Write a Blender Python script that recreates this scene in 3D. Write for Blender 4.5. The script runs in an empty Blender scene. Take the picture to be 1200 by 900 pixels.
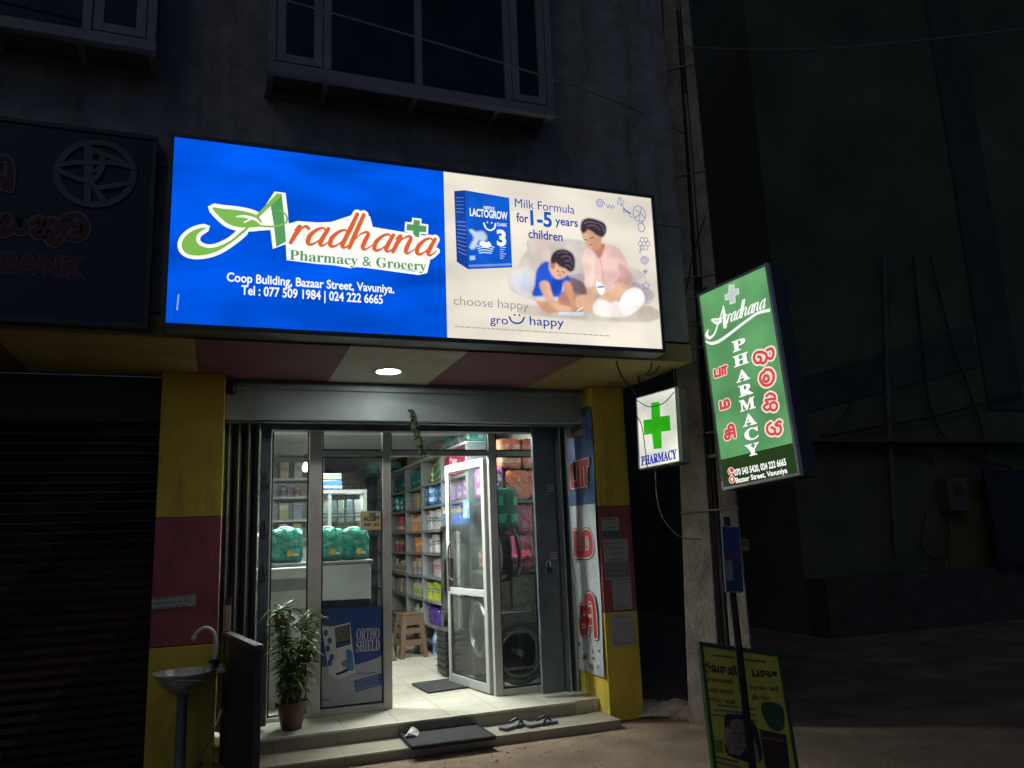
import bpy, bmesh, math, random
from mathutils import Vector, Matrix
from mathutils.geometry import tessellate_polygon
C = bpy.context.scene
COL = C.collection
random.seed(7)
RAD = math.radians
# ------------------------------------------------------------------ camera
FPX, YAW, PITCH, ROLL, ZC = 912.92, 0.3608, 0.1906, -0.0385, 1.5
_f = Vector((math.sin(YAW)*math.cos(PITCH), math.cos(YAW)*math.cos(PITCH), math.sin(PITCH)))
_r = Vector((math.cos(YAW), -math.sin(YAW), 0)); _u = _r.cross(_f)
CR = _r*math.cos(ROLL)+_u*math.sin(ROLL); CU = -_r*math.sin(ROLL)+_u*math.cos(ROLL)
cam = bpy.data.cameras.new('camera'); camo = bpy.data.objects.new('camera', cam); COL.objects.link(camo)
cam.sensor_width = 36; cam.lens = FPX/1200*36; cam.clip_end = 300; cam.clip_start = .05
M = Matrix((CR, CU, -_f)).transposed().to_4x4(); M.translation = (0, 0, ZC); camo.matrix_world = M
C.camera = camo
# ------------------------------------------------------------------ world, dim street light, exposure
w = bpy.data.worlds.new('World'); C.world = w; w.use_nodes = True
nt = w.node_tree; bg = nt.nodes['Background']
sky = nt.nodes.new('ShaderNodeTexSky'); sky.sky_type = 'NISHITA'; sky.sun_disc = False
sky.sun_elevation = RAD(42); sky.sun_rotation = RAD(215)
tint = nt.nodes.new('ShaderNodeMixRGB'); tint.blend_type = 'MULTIPLY'; tint.inputs[0].default_value = 1; tint.inputs[2].default_value = (.64, .82, 1.25, 1)   # night sky: bluer and far darker than by day
nt.links.new(sky.outputs[0], tint.inputs[1]); nt.links.new(tint.outputs[0], bg.inputs[0]); bg.inputs[1].default_value = 0.010
sl = bpy.data.lights.new('street_glow', 'SUN'); sl.energy = 0.06; sl.angle = RAD(20); sl.color = (1, .9, .72)
so = bpy.data.objects.new('street_glow', sl); COL.objects.link(so)
so.rotation_euler = Vector((0.5, .75, -.75)).to_track_quat('-Z', 'Y').to_euler()
C.view_settings.view_transform = 'Standard'; C.view_settings.look = 'None'
C.view_settings.exposure = 0; C.view_settings.gamma = 1; C.view_settings.use_curve_mapping = False
C.cycles.max_bounces = 8; C.cycles.transparent_max_bounces = 24; C.cycles.sample_clamp_indirect = 4
C.cycles.use_denoising = True
C.cycles.caustics_reflective = False; C.cycles.caustics_refractive = False

def at(px, py, x=None, y=None, z=None):
    """the point of the plane x=, y= or z= seen at photo pixel (px, py)"""
    d = _f+CR*(px-600)/FPX-CU*(py-450)/FPX
    t = x/d.x if x is not None else y/d.y if y is not None else (z-ZC)/d.z
    return Vector((0, 0, ZC))+d*t
def ray(px, py): return (_f+CR*(px-600)/FPX-CU*(py-450)/FPX)

# ------------------------------------------------------------------ materials
def srgb(c): return tuple((v/255/12.92 if v/255 <= .04045 else ((v/255+.055)/1.055)**2.4) for v in c)
_m = {}
def mat(name, col, rough=.6, metal=0., noise=.15, scale=6., bump=0., bscale=60., spec=.5, coat=0., stain=None, stain_amt=0., stain_scale=2.5, streak=None):
    if name in _m: return _m[name]
    m = bpy.data.materials.new(name); m.use_nodes = True; n = m.node_tree; b = n.nodes['Principled BSDF']
    b.inputs['Roughness'].default_value = rough; b.inputs['Metallic'].default_value = metal
    b.inputs['Specular IOR Level'].default_value = spec; b.inputs['Coat Weight'].default_value = coat
    tc = n.nodes.new('ShaderNodeTexCoord')
    nz = n.nodes.new('ShaderNodeTexNoise'); nz.inputs['Scale'].default_value = scale; nz.inputs['Detail'].default_value = 6
    n.links.new(tc.outputs['Object'], nz.inputs['Vector'])
    rp = n.nodes.new('ShaderNodeValToRGB')
    rp.color_ramp.elements[0].position = .3; rp.color_ramp.elements[1].position = .7
    rp.color_ramp.elements[0].color = tuple(max(0, c*(1-noise)) for c in col)+(1,)
    rp.color_ramp.elements[1].color = tuple(min(1, c*(1+noise)) for c in col)+(1,)
    n.links.new(nz.outputs['Fac'], rp.inputs['Fac']); out = rp.outputs['Color']
    if stain:
        ns = n.nodes.new('ShaderNodeTexNoise'); ns.inputs['Scale'].default_value = stain_scale; ns.inputs['Detail'].default_value = 9; ns.inputs['Roughness'].default_value = .68
        if streak:
            mp = n.nodes.new('ShaderNodeMapping'); mp.inputs['Scale'].default_value = streak; n.links.new(tc.outputs['Object'], mp.inputs[0]); n.links.new(mp.outputs[0], ns.inputs['Vector'])
        else: n.links.new(tc.outputs['Object'], ns.inputs['Vector'])
        r2 = n.nodes.new('ShaderNodeValToRGB'); r2.color_ramp.elements[0].position = .5; r2.color_ramp.elements[1].position = .72
        r2.color_ramp.elements[0].color = (0, 0, 0, 1); r2.color_ramp.elements[1].color = (stain_amt,)*3+(1,)
        n.links.new(ns.outputs['Fac'], r2.inputs['Fac'])
        mx = n.nodes.new('ShaderNodeMixRGB'); n.links.new(r2.outputs['Color'], mx.inputs['Fac']); n.links.new(out, mx.inputs['Color1'])
        mx.inputs['Color2'].default_value = tuple(stain)+(1,); out = mx.outputs['Color']
    n.links.new(out, b.inputs['Base Color'])
    if bump:
        nb = n.nodes.new('ShaderNodeTexNoise'); nb.inputs['Scale'].default_value = bscale; nb.inputs['Detail'].default_value = 5
        n.links.new(tc.outputs['Object'], nb.inputs['Vector'])
        bp = n.nodes.new('ShaderNodeBump'); bp.inputs['Strength'].default_value = bump; bp.inputs['Distance'].default_value = .02
        n.links.new(nb.outputs['Fac'], bp.inputs['Height']); n.links.new(bp.outputs['Normal'], b.inputs['Normal'])
    _m[name] = m; return m
def emit(name, col, st=1., sample=False, uneven=0., axis_scale=(1, 1, 1)):
    """a backlit or glowing surface; uneven = brightness bands of the tubes behind a lightbox face"""
    if name in _m: return _m[name]
    m = bpy.data.materials.new(name); m.use_nodes = True; n = m.node_tree; n.nodes.clear()
    o = n.nodes.new('ShaderNodeOutputMaterial'); e = n.nodes.new('ShaderNodeEmission')
    e.inputs[0].default_value = tuple(col)+(1,); e.inputs[1].default_value = st
    if uneven:
        tc = n.nodes.new('ShaderNodeTexCoord'); mp = n.nodes.new('ShaderNodeMapping'); mp.inputs['Scale'].default_value = axis_scale
        nz = n.nodes.new('ShaderNodeTexNoise'); nz.inputs['Scale'].default_value = 1; nz.inputs['Detail'].default_value = 2
        mr = n.nodes.new('ShaderNodeMapRange'); mr.inputs['From Min'].default_value = .3; mr.inputs['From Max'].default_value = .7
        mr.inputs['To Min'].default_value = st*(1-uneven); mr.inputs['To Max'].default_value = st*(1+uneven)
        n.links.new(tc.outputs['Object'], mp.inputs[0]); n.links.new(mp.outputs[0], nz.inputs['Vector']); n.links.new(nz.outputs['Fac'], mr.inputs[0]); n.links.new(mr.outputs[0], e.inputs[1])
    n.links.new(e.outputs[0], o.inputs[0])
    m.cycles.emission_sampling = 'AUTO' if sample else 'NONE'
    _m[name] = m; return m
def glass_mat(name, tint=(1, 1, 1), refl=.06, dirt=.03):
    if name in _m: return _m[name]
    m = bpy.data.materials.new(name); m.use_nodes = True; n = m.node_tree; n.nodes.clear()
    o = n.nodes.new('ShaderNodeOutputMaterial'); t = n.nodes.new('ShaderNodeBsdfTransparent'); t.inputs[0].default_value = tuple(tint)+(1,)
    g = n.nodes.new('ShaderNodeBsdfGlossy'); g.inputs['Roughness'].default_value = .03
    fr = n.nodes.new('ShaderNodeLayerWeight'); fr.inputs['Blend'].default_value = .25
    mr = n.nodes.new('ShaderNodeMapRange'); mr.inputs['To Min'].default_value = refl; mr.inputs['To Max'].default_value = .35
    mx = n.nodes.new('ShaderNodeMixShader'); n.links.new(fr.outputs['Fresnel'], mr.inputs[0]); n.links.new(mr.outputs[0], mx.inputs[0])
    n.links.new(t.outputs[0], mx.inputs[1]); n.links.new(g.outputs[0], mx.inputs[2])
    d = n.nodes.new('ShaderNodeBsdfDiffuse'); d.inputs[0].default_value = (.6, .62, .6, 1)
    nz = n.nodes.new('ShaderNodeTexNoise'); nz.inputs['Scale'].default_value = 5; nz.inputs['Detail'].default_value = 6
    tc = n.nodes.new('ShaderNodeTexCoord'); n.links.new(tc.outputs['Object'], nz.inputs['Vector'])
    m2 = n.nodes.new('ShaderNodeMapRange'); m2.inputs['From Min'].default_value = .4; m2.inputs['From Max'].default_value = .75; m2.inputs['To Max'].default_value = dirt
    n.links.new(nz.outputs['Fac'], m2.inputs[0])
    mx2 = n.nodes.new('ShaderNodeMixShader'); n.links.new(m2.outputs[0], mx2.inputs[0]); n.links.new(mx.outputs[0], mx2.inputs[1]); n.links.new(d.outputs[0], mx2.inputs[2])
    n.links.new(mx2.outputs[0], o.inputs[0]); _m[name] = m; return m

PLASTER = mat('grey_plaster', (.32, .32, .31), .85, noise=.2, scale=9, bump=.5, bscale=28, stain=(.10, .10, .10), stain_amt=.75, stain_scale=2.2, streak=(2.6, 2.6, .35))
YELLOW = mat('yellow_paint', (.66, .50, .055), .55, noise=.08, scale=4, bump=.08, bscale=25, stain=(.22, .16, .05), stain_amt=.6, stain_scale=4, streak=(2, 2, .5))
MAROON = mat('maroon_paint', (.36, .08, .09), .6, noise=.12, scale=5, bump=.08, bscale=25, stain=(.09, .05, .05), stain_amt=.75, stain_scale=4, streak=(2, 2, .5))
CREAM = mat('cream_paint', (.62, .58, .5), .6, noise=.1, scale=4, stain=(.25, .22, .18), stain_amt=.4)
HEADER = mat('header_paint', (.29, .37, .41), .7, noise=.1, scale=3, stain=(.25, .26, .25), stain_amt=.4)
STEEL = mat('dark_blue_steel', (.12, .155, .18), .45, .2, noise=.2, scale=8, stain=(.1, .07, .05), stain_amt=.3)
STEELEDGE = mat('highlight_and_hinge_steel', (.5, .55, .58), .4, .6, noise=.25, scale=15)
ALU = mat('aluminium', (.62, .62, .58), .35, .3, noise=.08, scale=10)
ALUW = mat('white_aluminium', (.47, .485, .45), .4, .0, noise=.05)
BLACKM = mat('black_metal', (.02, .02, .022), .5, .3, noise=.3)
BLACKP = mat('black_plastic', (.022, .022, .024), .4, noise=.2)
RUBBER = mat('black_rubber', (.03, .03, .032), .9, noise=.3, scale=30, bump=.5, bscale=150)
GASKET = mat('rubber_gasket', (.02, .022, .024), .7)
GLASS = glass_mat('shop_glass', (.93, .96, .95), .05, .06)
DGLASS = glass_mat('dark_window_glass', (.25, .28, .3), .06, .04)
WHITEP = mat('white_plastic', (.72, .72, .7), .4, noise=.04)
WHITEW = mat('white_board', (.66, .68, .66), .5, noise=.04)
CABLE = mat('black_cable', (.02, .02, .02), .6)
CABLEG = mat('grey_cable', (.22, .22, .22), .6)
CHROME = mat('chrome', (.75, .75, .75), .12, 1, noise=.02)
SST = mat('dull_stainless', (.32, .32, .3), .38, .85, noise=.2, scale=12)
CONC = mat('pole_concrete', (.50, .43, .34), .9, noise=.25, scale=8, bump=.5, bscale=35, stain=(.14, .13, .11), stain_amt=.7, stain_scale=3)
CARD = mat('brown_cardboard', (.36, .24, .13), .8, noise=.1)
TANP = mat('tan_plastic', (.11, .07, .042), .45, noise=.06)
GREYSH = mat('grey_shelf_board', (.20, .215, .22), .5, noise=.1)
def tiles_mat(name, col, size, rough=.25, grout=.6, ax='xy'):
    m = bpy.data.materials.new(name); m.use_nodes = True; n = m.node_tree; b = n.nodes['Principled BSDF']
    b.inputs['Roughness'].default_value = rough
    tc = n.nodes.new('ShaderNodeTexCoord'); br = n.nodes.new('ShaderNodeTexBrick'); br.offset = 0
    br.inputs['Scale'].default_value = 1; br.inputs['Brick Width'].default_value = size; br.inputs['Row Height'].default_value = size
    br.inputs['Mortar Size'].default_value = .004; br.inputs['Bias'].default_value = 0
    br.inputs['Color1'].default_value = tuple(col)+(1,); br.inputs['Color2'].default_value = tuple(c*.93 for c in col)+(1,); br.inputs['Mortar'].default_value = tuple(c*grout for c in col)+(1,)
    n.links.new(tc.outputs['Object'], br.inputs['Vector'])
    nz = n.nodes.new('ShaderNodeTexNoise'); nz.inputs['Scale'].default_value = 4; nz.inputs['Detail'].default_value = 8; n.links.new(tc.outputs['Object'], nz.inputs['Vector'])
    mr = n.nodes.new('ShaderNodeMapRange'); mr.inputs['To Min'].default_value = .72; mr.inputs['To Max'].default_value = 1.2; n.links.new(nz.outputs['Fac'], mr.inputs[0])
    mx = n.nodes.new('ShaderNodeMixRGB'); mx.blend_type = 'MULTIPLY'; mx.inputs['Fac'].default_value = 1
    n.links.new(br.outputs['Color'], mx.inputs['Color1']); n.links.new(mr.outputs[0], mx.inputs['Color2']); n.links.new(mx.outputs[0], b.inputs['Base Color'])
    return m
TILE = tiles_mat('cream_floor_tile', (.58, .55, .45), .4)
STEPT = tiles_mat('step_tile', (.36, .325, .25), .45, .4)

# ------------------------------------------------------------------ mesh builder
class MB:
    def __init__(s): s.v = []; s.f = []; s.m = []; s.mats = []; s.sm = []
    def mi(s, m):
        if m not in s.mats: s.mats.append(m)
        return s.mats.index(m)
    def add(s, vs, fs, m, smooth=False):
        o = len(s.v); s.v += [Vector(p) for p in vs]; i = s.mi(m)
        for f in fs: s.f.append([o+k for k in f]); s.m.append(i); s.sm.append(smooth)
        return s
    def box(s, x0, x1, y0, y1, z0, z1, m, T=None):
        vs = [Vector((x, y, z)) for z in (z0, z1) for y in (y0, y1) for x in (x0, x1)]
        if T: vs = [T@p for p in vs]
        return s.add(vs, [(0, 2, 3, 1), (4, 5, 7, 6), (0, 1, 5, 4), (2, 6, 7, 3), (0, 4, 6, 2), (1, 3, 7, 5)], m)
    def cbox(s, c, d, m, T=None): return s.box(c[0]-d[0]/2, c[0]+d[0]/2, c[1]-d[1]/2, c[1]+d[1]/2, c[2]-d[2]/2, c[2]+d[2]/2, m, T)
    def rbox(s, x0, x1, y0, y1, z0, z1, m, r=.01, T=None, seg=2):
        bm = bmesh.new(); bmesh.ops.create_cube(bm, size=1)
        for v in bm.verts: v.co = Vector(((x0+x1)/2+v.co.x*(x1-x0), (y0+y1)/2+v.co.y*(y1-y0), (z0+z1)/2+v.co.z*(z1-z0)))
        bmesh.ops.bevel(bm, geom=bm.edges[:], offset=r, segments=seg, affect='EDGES', profile=.5)
        s.bm(bm, m, T); return s
    def bm(s, bm, m, T=None, smooth=False):
        bm.verts.index_update()
        s.add([(T@v.co if T else v.co.copy()) for v in bm.verts], [[v.index for v in f.verts] for f in bm.faces], m, smooth); bm.free()
    def tube(s, pts, r, m, n=8, caps=True):
        pts = [Vector(p) for p in pts]; R = r if isinstance(r, (list, tuple)) else [r]*len(pts)
        vs = []; prev = None
        for i, p in enumerate(pts):
            t = (pts[min(i+1, len(pts)-1)]-pts[max(i-1, 0)]).normalized()
            a = (prev-t*prev.dot(t)) if prev else t.orthogonal()
            if a.length < 1e-6: a = t.orthogonal()
            a.normalize(); prev = a; b = t.cross(a)
            vs += [p+(a*math.cos(2*math.pi*k/n)+b*math.sin(2*math.pi*k/n))*R[i] for k in range(n)]
        fs = [(i*n+k, i*n+(k+1) % n, (i+1)*n+(k+1) % n, (i+1)*n+k) for i in range(len(pts)-1) for k in range(n)]
        if caps: fs += [tuple(range(n))[::-1], tuple((len(pts)-1)*n+k for k in range(n))]
        return s.add(vs, fs, m, True)
    def lathe(s, prof, m, c=(0, 0, 0), n=24, sx=1, sy=1, T=None):
        vs = []; c = Vector(c)
        for r, z in prof:
            for k in range(n):
                a = 2*math.pi*k/n; p = c+Vector((r*sx*math.cos(a), r*sy*math.sin(a), z)); vs.append(T@p if T else p)
        L = len(prof); fs = [(i*n+k, i*n+(k+1) % n, (i+1)*n+(k+1) % n, (i+1)*n+k) for i in range(L-1) for k in range(n)]
        if prof[0][0] > 1e-4: fs.append(tuple(range(n))[::-1])
        if prof[-1][0] > 1e-4: fs.append(tuple((L-1)*n+k for k in range(n)))
        return s.add(vs, fs, m, True)
    def prism(s, poly, dvec, m):
        n = len(poly); d = Vector(dvec); vs = [Vector(p) for p in poly]+[Vector(p)+d for p in poly]
        return s.add(vs, [tuple(range(n))[::-1], tuple(range(n, 2*n))]+[(i, (i+1) % n, n+(i+1) % n, n+i) for i in range(n)], m)
    def build(s, name, parent=None, bevel=0.):
        me = bpy.data.meshes.new(name); off = Vector((0, 0, 0)); p = parent
        while p: off += p.location; p = p.parent
        me.from_pydata([v-off for v in s.v], [], s.f)
        for m in s.mats: me.materials.append(m)
        me.polygons.foreach_set('material_index', s.m); me.polygons.foreach_set('use_smooth', s.sm)
        me.update()
        o = bpy.data.objects.new(name, me); COL.objects.link(o); o.parent = parent
        if any(s.sm):
            try: me.set_sharp_from_angle(angle=RAD(40))
            except Exception: pass
        if bevel:
            b = o.modifiers.new('bevel', 'BEVEL'); b.width = bevel; b.segments = 2; b.limit_method = 'ANGLE'; b.angle_limit = RAD(40)
        return o
def thing(name, label, cat, loc=(0, 0, 0), group=None):
    o = bpy.data.objects.new(name, None); COL.objects.link(o); o.location = loc; o.empty_display_size = .1
    return tag(o, label, cat, group)
def tag(o, label, cat, group=None):
    o['label'] = label; o['category'] = cat
    if group: o['group'] = group
    return o
def rebase(o):
    """put a single-mesh thing's origin at the middle of its base"""
    vs = [v.co for v in o.data.vertices]; lo = Vector(tuple(min(v[i] for v in vs) for i in range(3))); hi = Vector(tuple(max(v[i] for v in vs) for i in range(3)))
    c = Vector(((lo.x+hi.x)/2, (lo.y+hi.y)/2, lo.z)); o.data.transform(Matrix.Translation(-c)); o.location = c; return o
def single(mb, name, label, cat, group=None, bevel=0.): return tag(rebase(mb.build(name, None, bevel)), label, cat, group)
def struct(o): o['kind'] = 'structure'; return o
def crom(pts, n=6, closed=False):
    pts = [Vector(p) for p in pts]; out = []; L = len(pts)
    for i in range(L if closed else L-1):
        if closed: p0, p1, p2, p3 = pts[i-1], pts[i], pts[(i+1) % L], pts[(i+2) % L]
        else: p0, p1, p2, p3 = pts[max(i-1, 0)], pts[i], pts[i+1], pts[min(i+2, L-1)]
        for k in range(n):
            t = k/n; out.append(.5*((2*p1)+(p2-p0)*t+(2*p0-5*p1+4*p2-p3)*t*t+(3*p1-p0-3*p2+p3)*t**3))
    if not closed: out.append(pts[-1])
    return out

# ------------------------------------------------------------------ printed artwork on a plane
def BS(s): return ''.join(chr(0x1D400+ord(c)-65) if 'A' <= c <= 'Z' else chr(0x1D41A+ord(c)-97) if 'a' <= c <= 'z' else c for c in s)   # bold serif
def SC(s): return ''.join(chr(0x1D4D0+ord(c)-65) if 'A' <= c <= 'Z' else chr(0x1D4EA+ord(c)-97) if 'a' <= c <= 'z' else c for c in s)   # bold script
_tx = {}
def text_mesh(s, off, shear=0., sp=1.):
    k = (s, off, shear, sp)
    if k not in _tx:
        c = bpy.data.curves.new('lettering', 'FONT'); c.body = s; c.offset = off; c.shear = shear; c.space_character = sp; c.resolution_u = 4
        o = bpy.data.objects.new('lettering', c); COL.objects.link(o); bpy.context.view_layer.update()
        me = o.evaluated_get(bpy.context.evaluated_depsgraph_get()).to_mesh()
        _tx[k] = ([(v.co.x, v.co.y) for v in me.vertices], [tuple(p.vertices) for p in me.polygons])
        o.to_mesh_clear(); bpy.data.objects.remove(o); bpy.data.curves.remove(c)
    return _tx[k]
def soft_mat(m, al):
    k = m.name+'_soft%d' % int(al*100)
    if k not in _m:
        c = m.copy(); c.name = k; n = c.node_tree; e = next(x for x in n.nodes if x.type == 'EMISSION'); o = next(x for x in n.nodes if x.type == 'OUTPUT_MATERIAL')
        t = n.nodes.new('ShaderNodeBsdfTransparent'); mx = n.nodes.new('ShaderNodeMixShader'); mx.inputs[0].default_value = al
        n.links.new(t.outputs[0], mx.inputs[1]); n.links.new(e.outputs[0], mx.inputs[2]); n.links.new(mx.outputs[0], o.inputs[0]); c.cycles.emission_sampling = 'NONE'; _m[k] = c
    return _m[k]
class Art:
    """flat print on the plane through O with axes U (right) and V (up); layers lie a fraction of a mm apart"""
    def __init__(s, O, U, V, step=.0001):
        s.O = Vector(O); s.U = Vector(U).normalized(); s.V = Vector(V).normalized(); s.N = s.U.cross(s.V); s.step = step; s.mb = MB(); s.layer = 0; s.level = False
    def uv(s, px, py):
        d = ray(px, py); t = (s.O-Vector((0, 0, ZC))).dot(s.N)/d.dot(s.N); p = Vector((0, 0, ZC))+d*t-s.O
        return Vector((p.dot(s.U), p.dot(s.V)))
    def q(s, uv, l): return s.O+s.U*uv[0]+s.V*uv[1]+s.N*(l*s.step)
    def nl(s): s.layer += 1; return s.layer
    def poly_uv(s, pts, m, l=None):
        l = l or s.nl(); tri = tessellate_polygon([[Vector((p[0], p[1], 0)) for p in pts]])
        area = sum(pts[i][0]*pts[(i+1) % len(pts)][1]-pts[(i+1) % len(pts)][0]*pts[i][1] for i in range(len(pts)))
        fs = []
        for t in tri:
            a, b, c = (pts[i] for i in t)
            cr = (b[0]-a[0])*(c[1]-a[1])-(b[1]-a[1])*(c[0]-a[0])
            fs.append(t if cr > 0 else t[::-1])
        s.mb.add([s.q(p, l) for p in pts], fs, m)
    def poly(s, px, m, smooth=0, l=None):
        pts = [s.uv(*p) for p in px]
        if smooth: pts = crom(pts, smooth, True)
        if m.name.startswith('ad_') and smooth:
            for wd, al in ((.030, .22), (.018, .35), (.009, .5)): s.line_uv(pts, wd, soft_mat(m, al), None, False, True)
        s.poly_uv(pts, m, l)
    def line_uv(s, pts, wd, m, l=None, caps=True, closed=False):
        l = l or s.nl(); W = [_lerp(wd, i/(len(pts)-1)) for i in range(len(pts))] if isinstance(wd, list) else [wd]*len(pts)
        vs = []
        n = len(pts)
        for i, p in enumerate(pts):
            a = pts[(i-1) % n] if closed else pts[max(i-1, 0)]; b = pts[(i+1) % n] if closed else pts[min(i+1, n-1)]
            t = Vector((b[0]-a[0], b[1]-a[1])); t = t.normalized() if t.length > 1e-9 else Vector((1, 0)); nn = Vector((-t.y, t.x))*W[i]/2
            vs += [(p[0]+nn.x, p[1]+nn.y), (p[0]-nn.x, p[1]-nn.y)]
        fs = [(2*i+1, 2*((i+1) % n)+1, 2*((i+1) % n), 2*i) for i in range(n if closed else n-1)]
        s.mb.add([s.q(p, l) for p in vs], fs, m)
        if caps and not closed:
            for p, ww in ((pts[0], W[0]), (pts[-1], W[-1])): s.disc_uv(p, ww/2, m, l+.3)
    def line(s, px, wd, m, smooth=6, l=None, closed=False, caps=True):
        pts = [s.uv(*p) for p in px]
        if smooth: pts = crom(pts, smooth, closed)
        s.line_uv(pts, wd, m, l, caps, closed)
    def disc_uv(s, c, r, m, l=None, ry=None, n=18):
        l = l or s.nl(); s.mb.add([s.q((c[0]+r*math.cos(2*math.pi*k/n), c[1]+(ry or r)*math.sin(2*math.pi*k/n)), l) for k in range(n)], [tuple(range(n))], m)
    def text_fit(s, t, o, d, wdt, h, m, bold=0., shear=0., l=None, sp=1.):
        """write t from uv point o along direction d, wdt wide and h high (cap height)"""
        vs, fs = text_mesh(t, bold, shear, sp)
        if not vs: return
        base = text_mesh(t, 0., shear, sp)[0]
        x0 = min(v[0] for v in base); x1 = max(v[0] for v in base); cap = .68
        sx = wdt/(x1-x0); sy = h/cap; d = Vector(d).normalized(); n = Vector((-d.y, d.x)); l = l or s.nl()
        out = []
        for x, y in vs:
            p = Vector(o)+d*((x-x0)*sx)+n*(y*sy); out.append(s.q(p, l))
        s.mb.add(out, fs, m)
    def text(s, t, p0, p1, hpx, m, bold=0., shear=0., outline=None, ow=.05, sp=1.):
        a = s.uv(*p0); b = s.uv(*p1); c = s.uv(p0[0], p0[1]-hpx); h = abs(c.y-a.y)
        if s.level: a.y = b.y = (a.y+b.y)/2
        if outline: s.text_fit(t, a, b-a, (b-a).length, h, outline, bold+ow, shear, None, sp)
        s.text_fit(t, a, b-a, (b-a).length, h, m, bold, shear, None, sp)
    def build(s, name, parent): return s.mb.build(name, parent)
GLY = {'r': (.52, [([(.02, .72), (.1, .98), (.16, .9), (.1, .45), (.06, 0)], [.05, .10, .2, .2, .16]), ([(.09, .4), (.2, .8), (.34, 1.0), (.46, .9)], [.05, .07, .14, .17])]),
       'a': (.80, [([(.60, .82), (.46, 1.0), (.26, .88), (.10, .5), (.12, .12), (.24, 0), (.40, .14), (.56, .5), (.62, .9)], [.08, .10, .14, .2, .2, .14, .08, .06, .08]), ([(.64, 1.0), (.58, .5), (.56, .14), (.64, 0), (.74, .06), (.86, .3)], [.16, .2, .2, .14, .08, .05])]),
       'n': (.84, [([(-.02, .75), (.08, 1.0), (.13, .9), (.08, .4), (.05, 0)], [.05, .1, .2, .2, .16]), ([(.07, .3), (.22, .78), (.42, 1.0), (.54, .9), (.52, .5), (.52, .14), (.60, 0), (.70, .06), (.86, .3)], [.05, .06, .12, .17, .2, .2, .14, .08, .05])])}
GLY['d'] = (.80, [GLY['a'][1][0], ([(.66, 2.0), (.62, 1.2), (.58, .5), (.56, .14), (.64, 0), (.74, .06), (.86, .3)], [.17, .2, .2, .2, .14, .08, .05])])
GLY['h'] = (.84, [([(.10, 2.0), (.08, 1.2), (.06, .5), (.05, 0)], [.17, .2, .2, .16]), GLY['n'][1][1]])
def script(art, word, p0, p1, xh_px, m, slant=.36, k=1., outline=None, ow=.1):
    """slanted brush lettering along the baseline p0-p1 (photo pixels)"""
    a, b = art.uv(*p0), art.uv(*p1); h = abs(art.uv(p0[0], p0[1]-xh_px).y-a.y); d = (b-a).normalized(); n = Vector((-d.y, d.x))
    tot = sum(GLY[c][0] for c in word)-.06; sx = (b-a).length/tot; st = []; x = 0
    for c in word:
        for pts, W in GLY[c][1]: st.append((crom([a+d*((x+px)*sx+slant*py*h)+n*(py*h) for px, py in pts], 6), [w_*k*(sx+h)/2 for w_ in W]))
        x += GLY[c][0]
    if outline:
        l = art.nl()
        for pts, W in st: art.line_uv(pts, [w_+2*ow*h for w_ in W], outline, l)
    l = art.nl()
    for i, (pts, W) in enumerate(st): art.line_uv(pts, W, m, l+.02*i)
def thick(art, t, o, wd, h, m, r, bold):
    l = art.nl()
    for k in range(8): art.text_fit(t, (o[0]+r*math.cos(k*.7854), o[1]+r*math.sin(k*.7854)), (1, 0), wd, h, m, bold, 0., l+.1*k)
    art.text_fit(t, o, (1, 0), wd, h, m, bold, 0., l+.85)
def _lerp(W, t):
    x = t*(len(W)-1); i = min(int(x), len(W)-2); return W[i]+(W[i+1]-W[i])*(x-i)

def frame_of(center, w, h, yaw, tilt, roll):
    Rm = Matrix.Rotation(RAD(yaw), 4, 'Z')@Matrix.Rotation(RAD(tilt), 4, 'X')@Matrix.Rotation(RAD(roll), 4, 'Y')
    T = Matrix.Translation(center)@Rm
    return T, T.to_3x3()@Vector((1, 0, 0)), T.to_3x3()@Vector((0, 0, 1))

# ================================================================== SETTING: ground
ZF, ZS1, ZSOF = .155, .06, 2.73        # shop floor, lower step, soffit
bm = bmesh.new(); N = 90
gx = lambda i: -14+i*(44/N); gy = lambda j: -10+j*(40/N)
rr = random.Random(3)
vg = [[bm.verts.new((gx(i), gy(j), (rr.uniform(-.006, .006) if gy(j) < 5.3 or gx(i) > 3.6 else 0)-.004)) for j in range(N+1)] for i in range(N+1)]
for i in range(N):
    for j in range(N): bm.faces.new((vg[i][j], vg[i+1][j], vg[i+1][j+1], vg[i][j+1]))
DIRT = mat('street_ground', (.23, .16, .105), .95, noise=.35, scale=2.2, bump=.9, bscale=22, stain=(.10, .085, .07), stain_amt=.8, stain_scale=.9)
g = MB(); g.bm(bm, DIRT, smooth=True); struct(g.build('ground'))
gv = MB(); rg = random.Random(5)
PEB = mat('pebble_stone', (.32, .26, .2), .9, noise=.3, scale=9)
for k in range(260):
    x = rg.uniform(.3, 6); y = rg.uniform(3.2, 5.6)
    if x < 3: y = 5.62-abs(rg.gauss(0, .35))
    r = rg.uniform(.003, .011); b = bmesh.new(); bmesh.ops.create_icosphere(b, subdivisions=1, radius=r)
    for v in b.verts: v.co = Vector((x+v.co.x*rg.uniform(.7, 1.4), y+v.co.y*rg.uniform(.7, 1.3), r*.2+v.co.z*.6))
    gv.bm(b, PEB)
o = gv.build('gravel'); o['kind'] = 'stuff'; o['label'] = 'loose small stones on the brown street ground'
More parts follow.
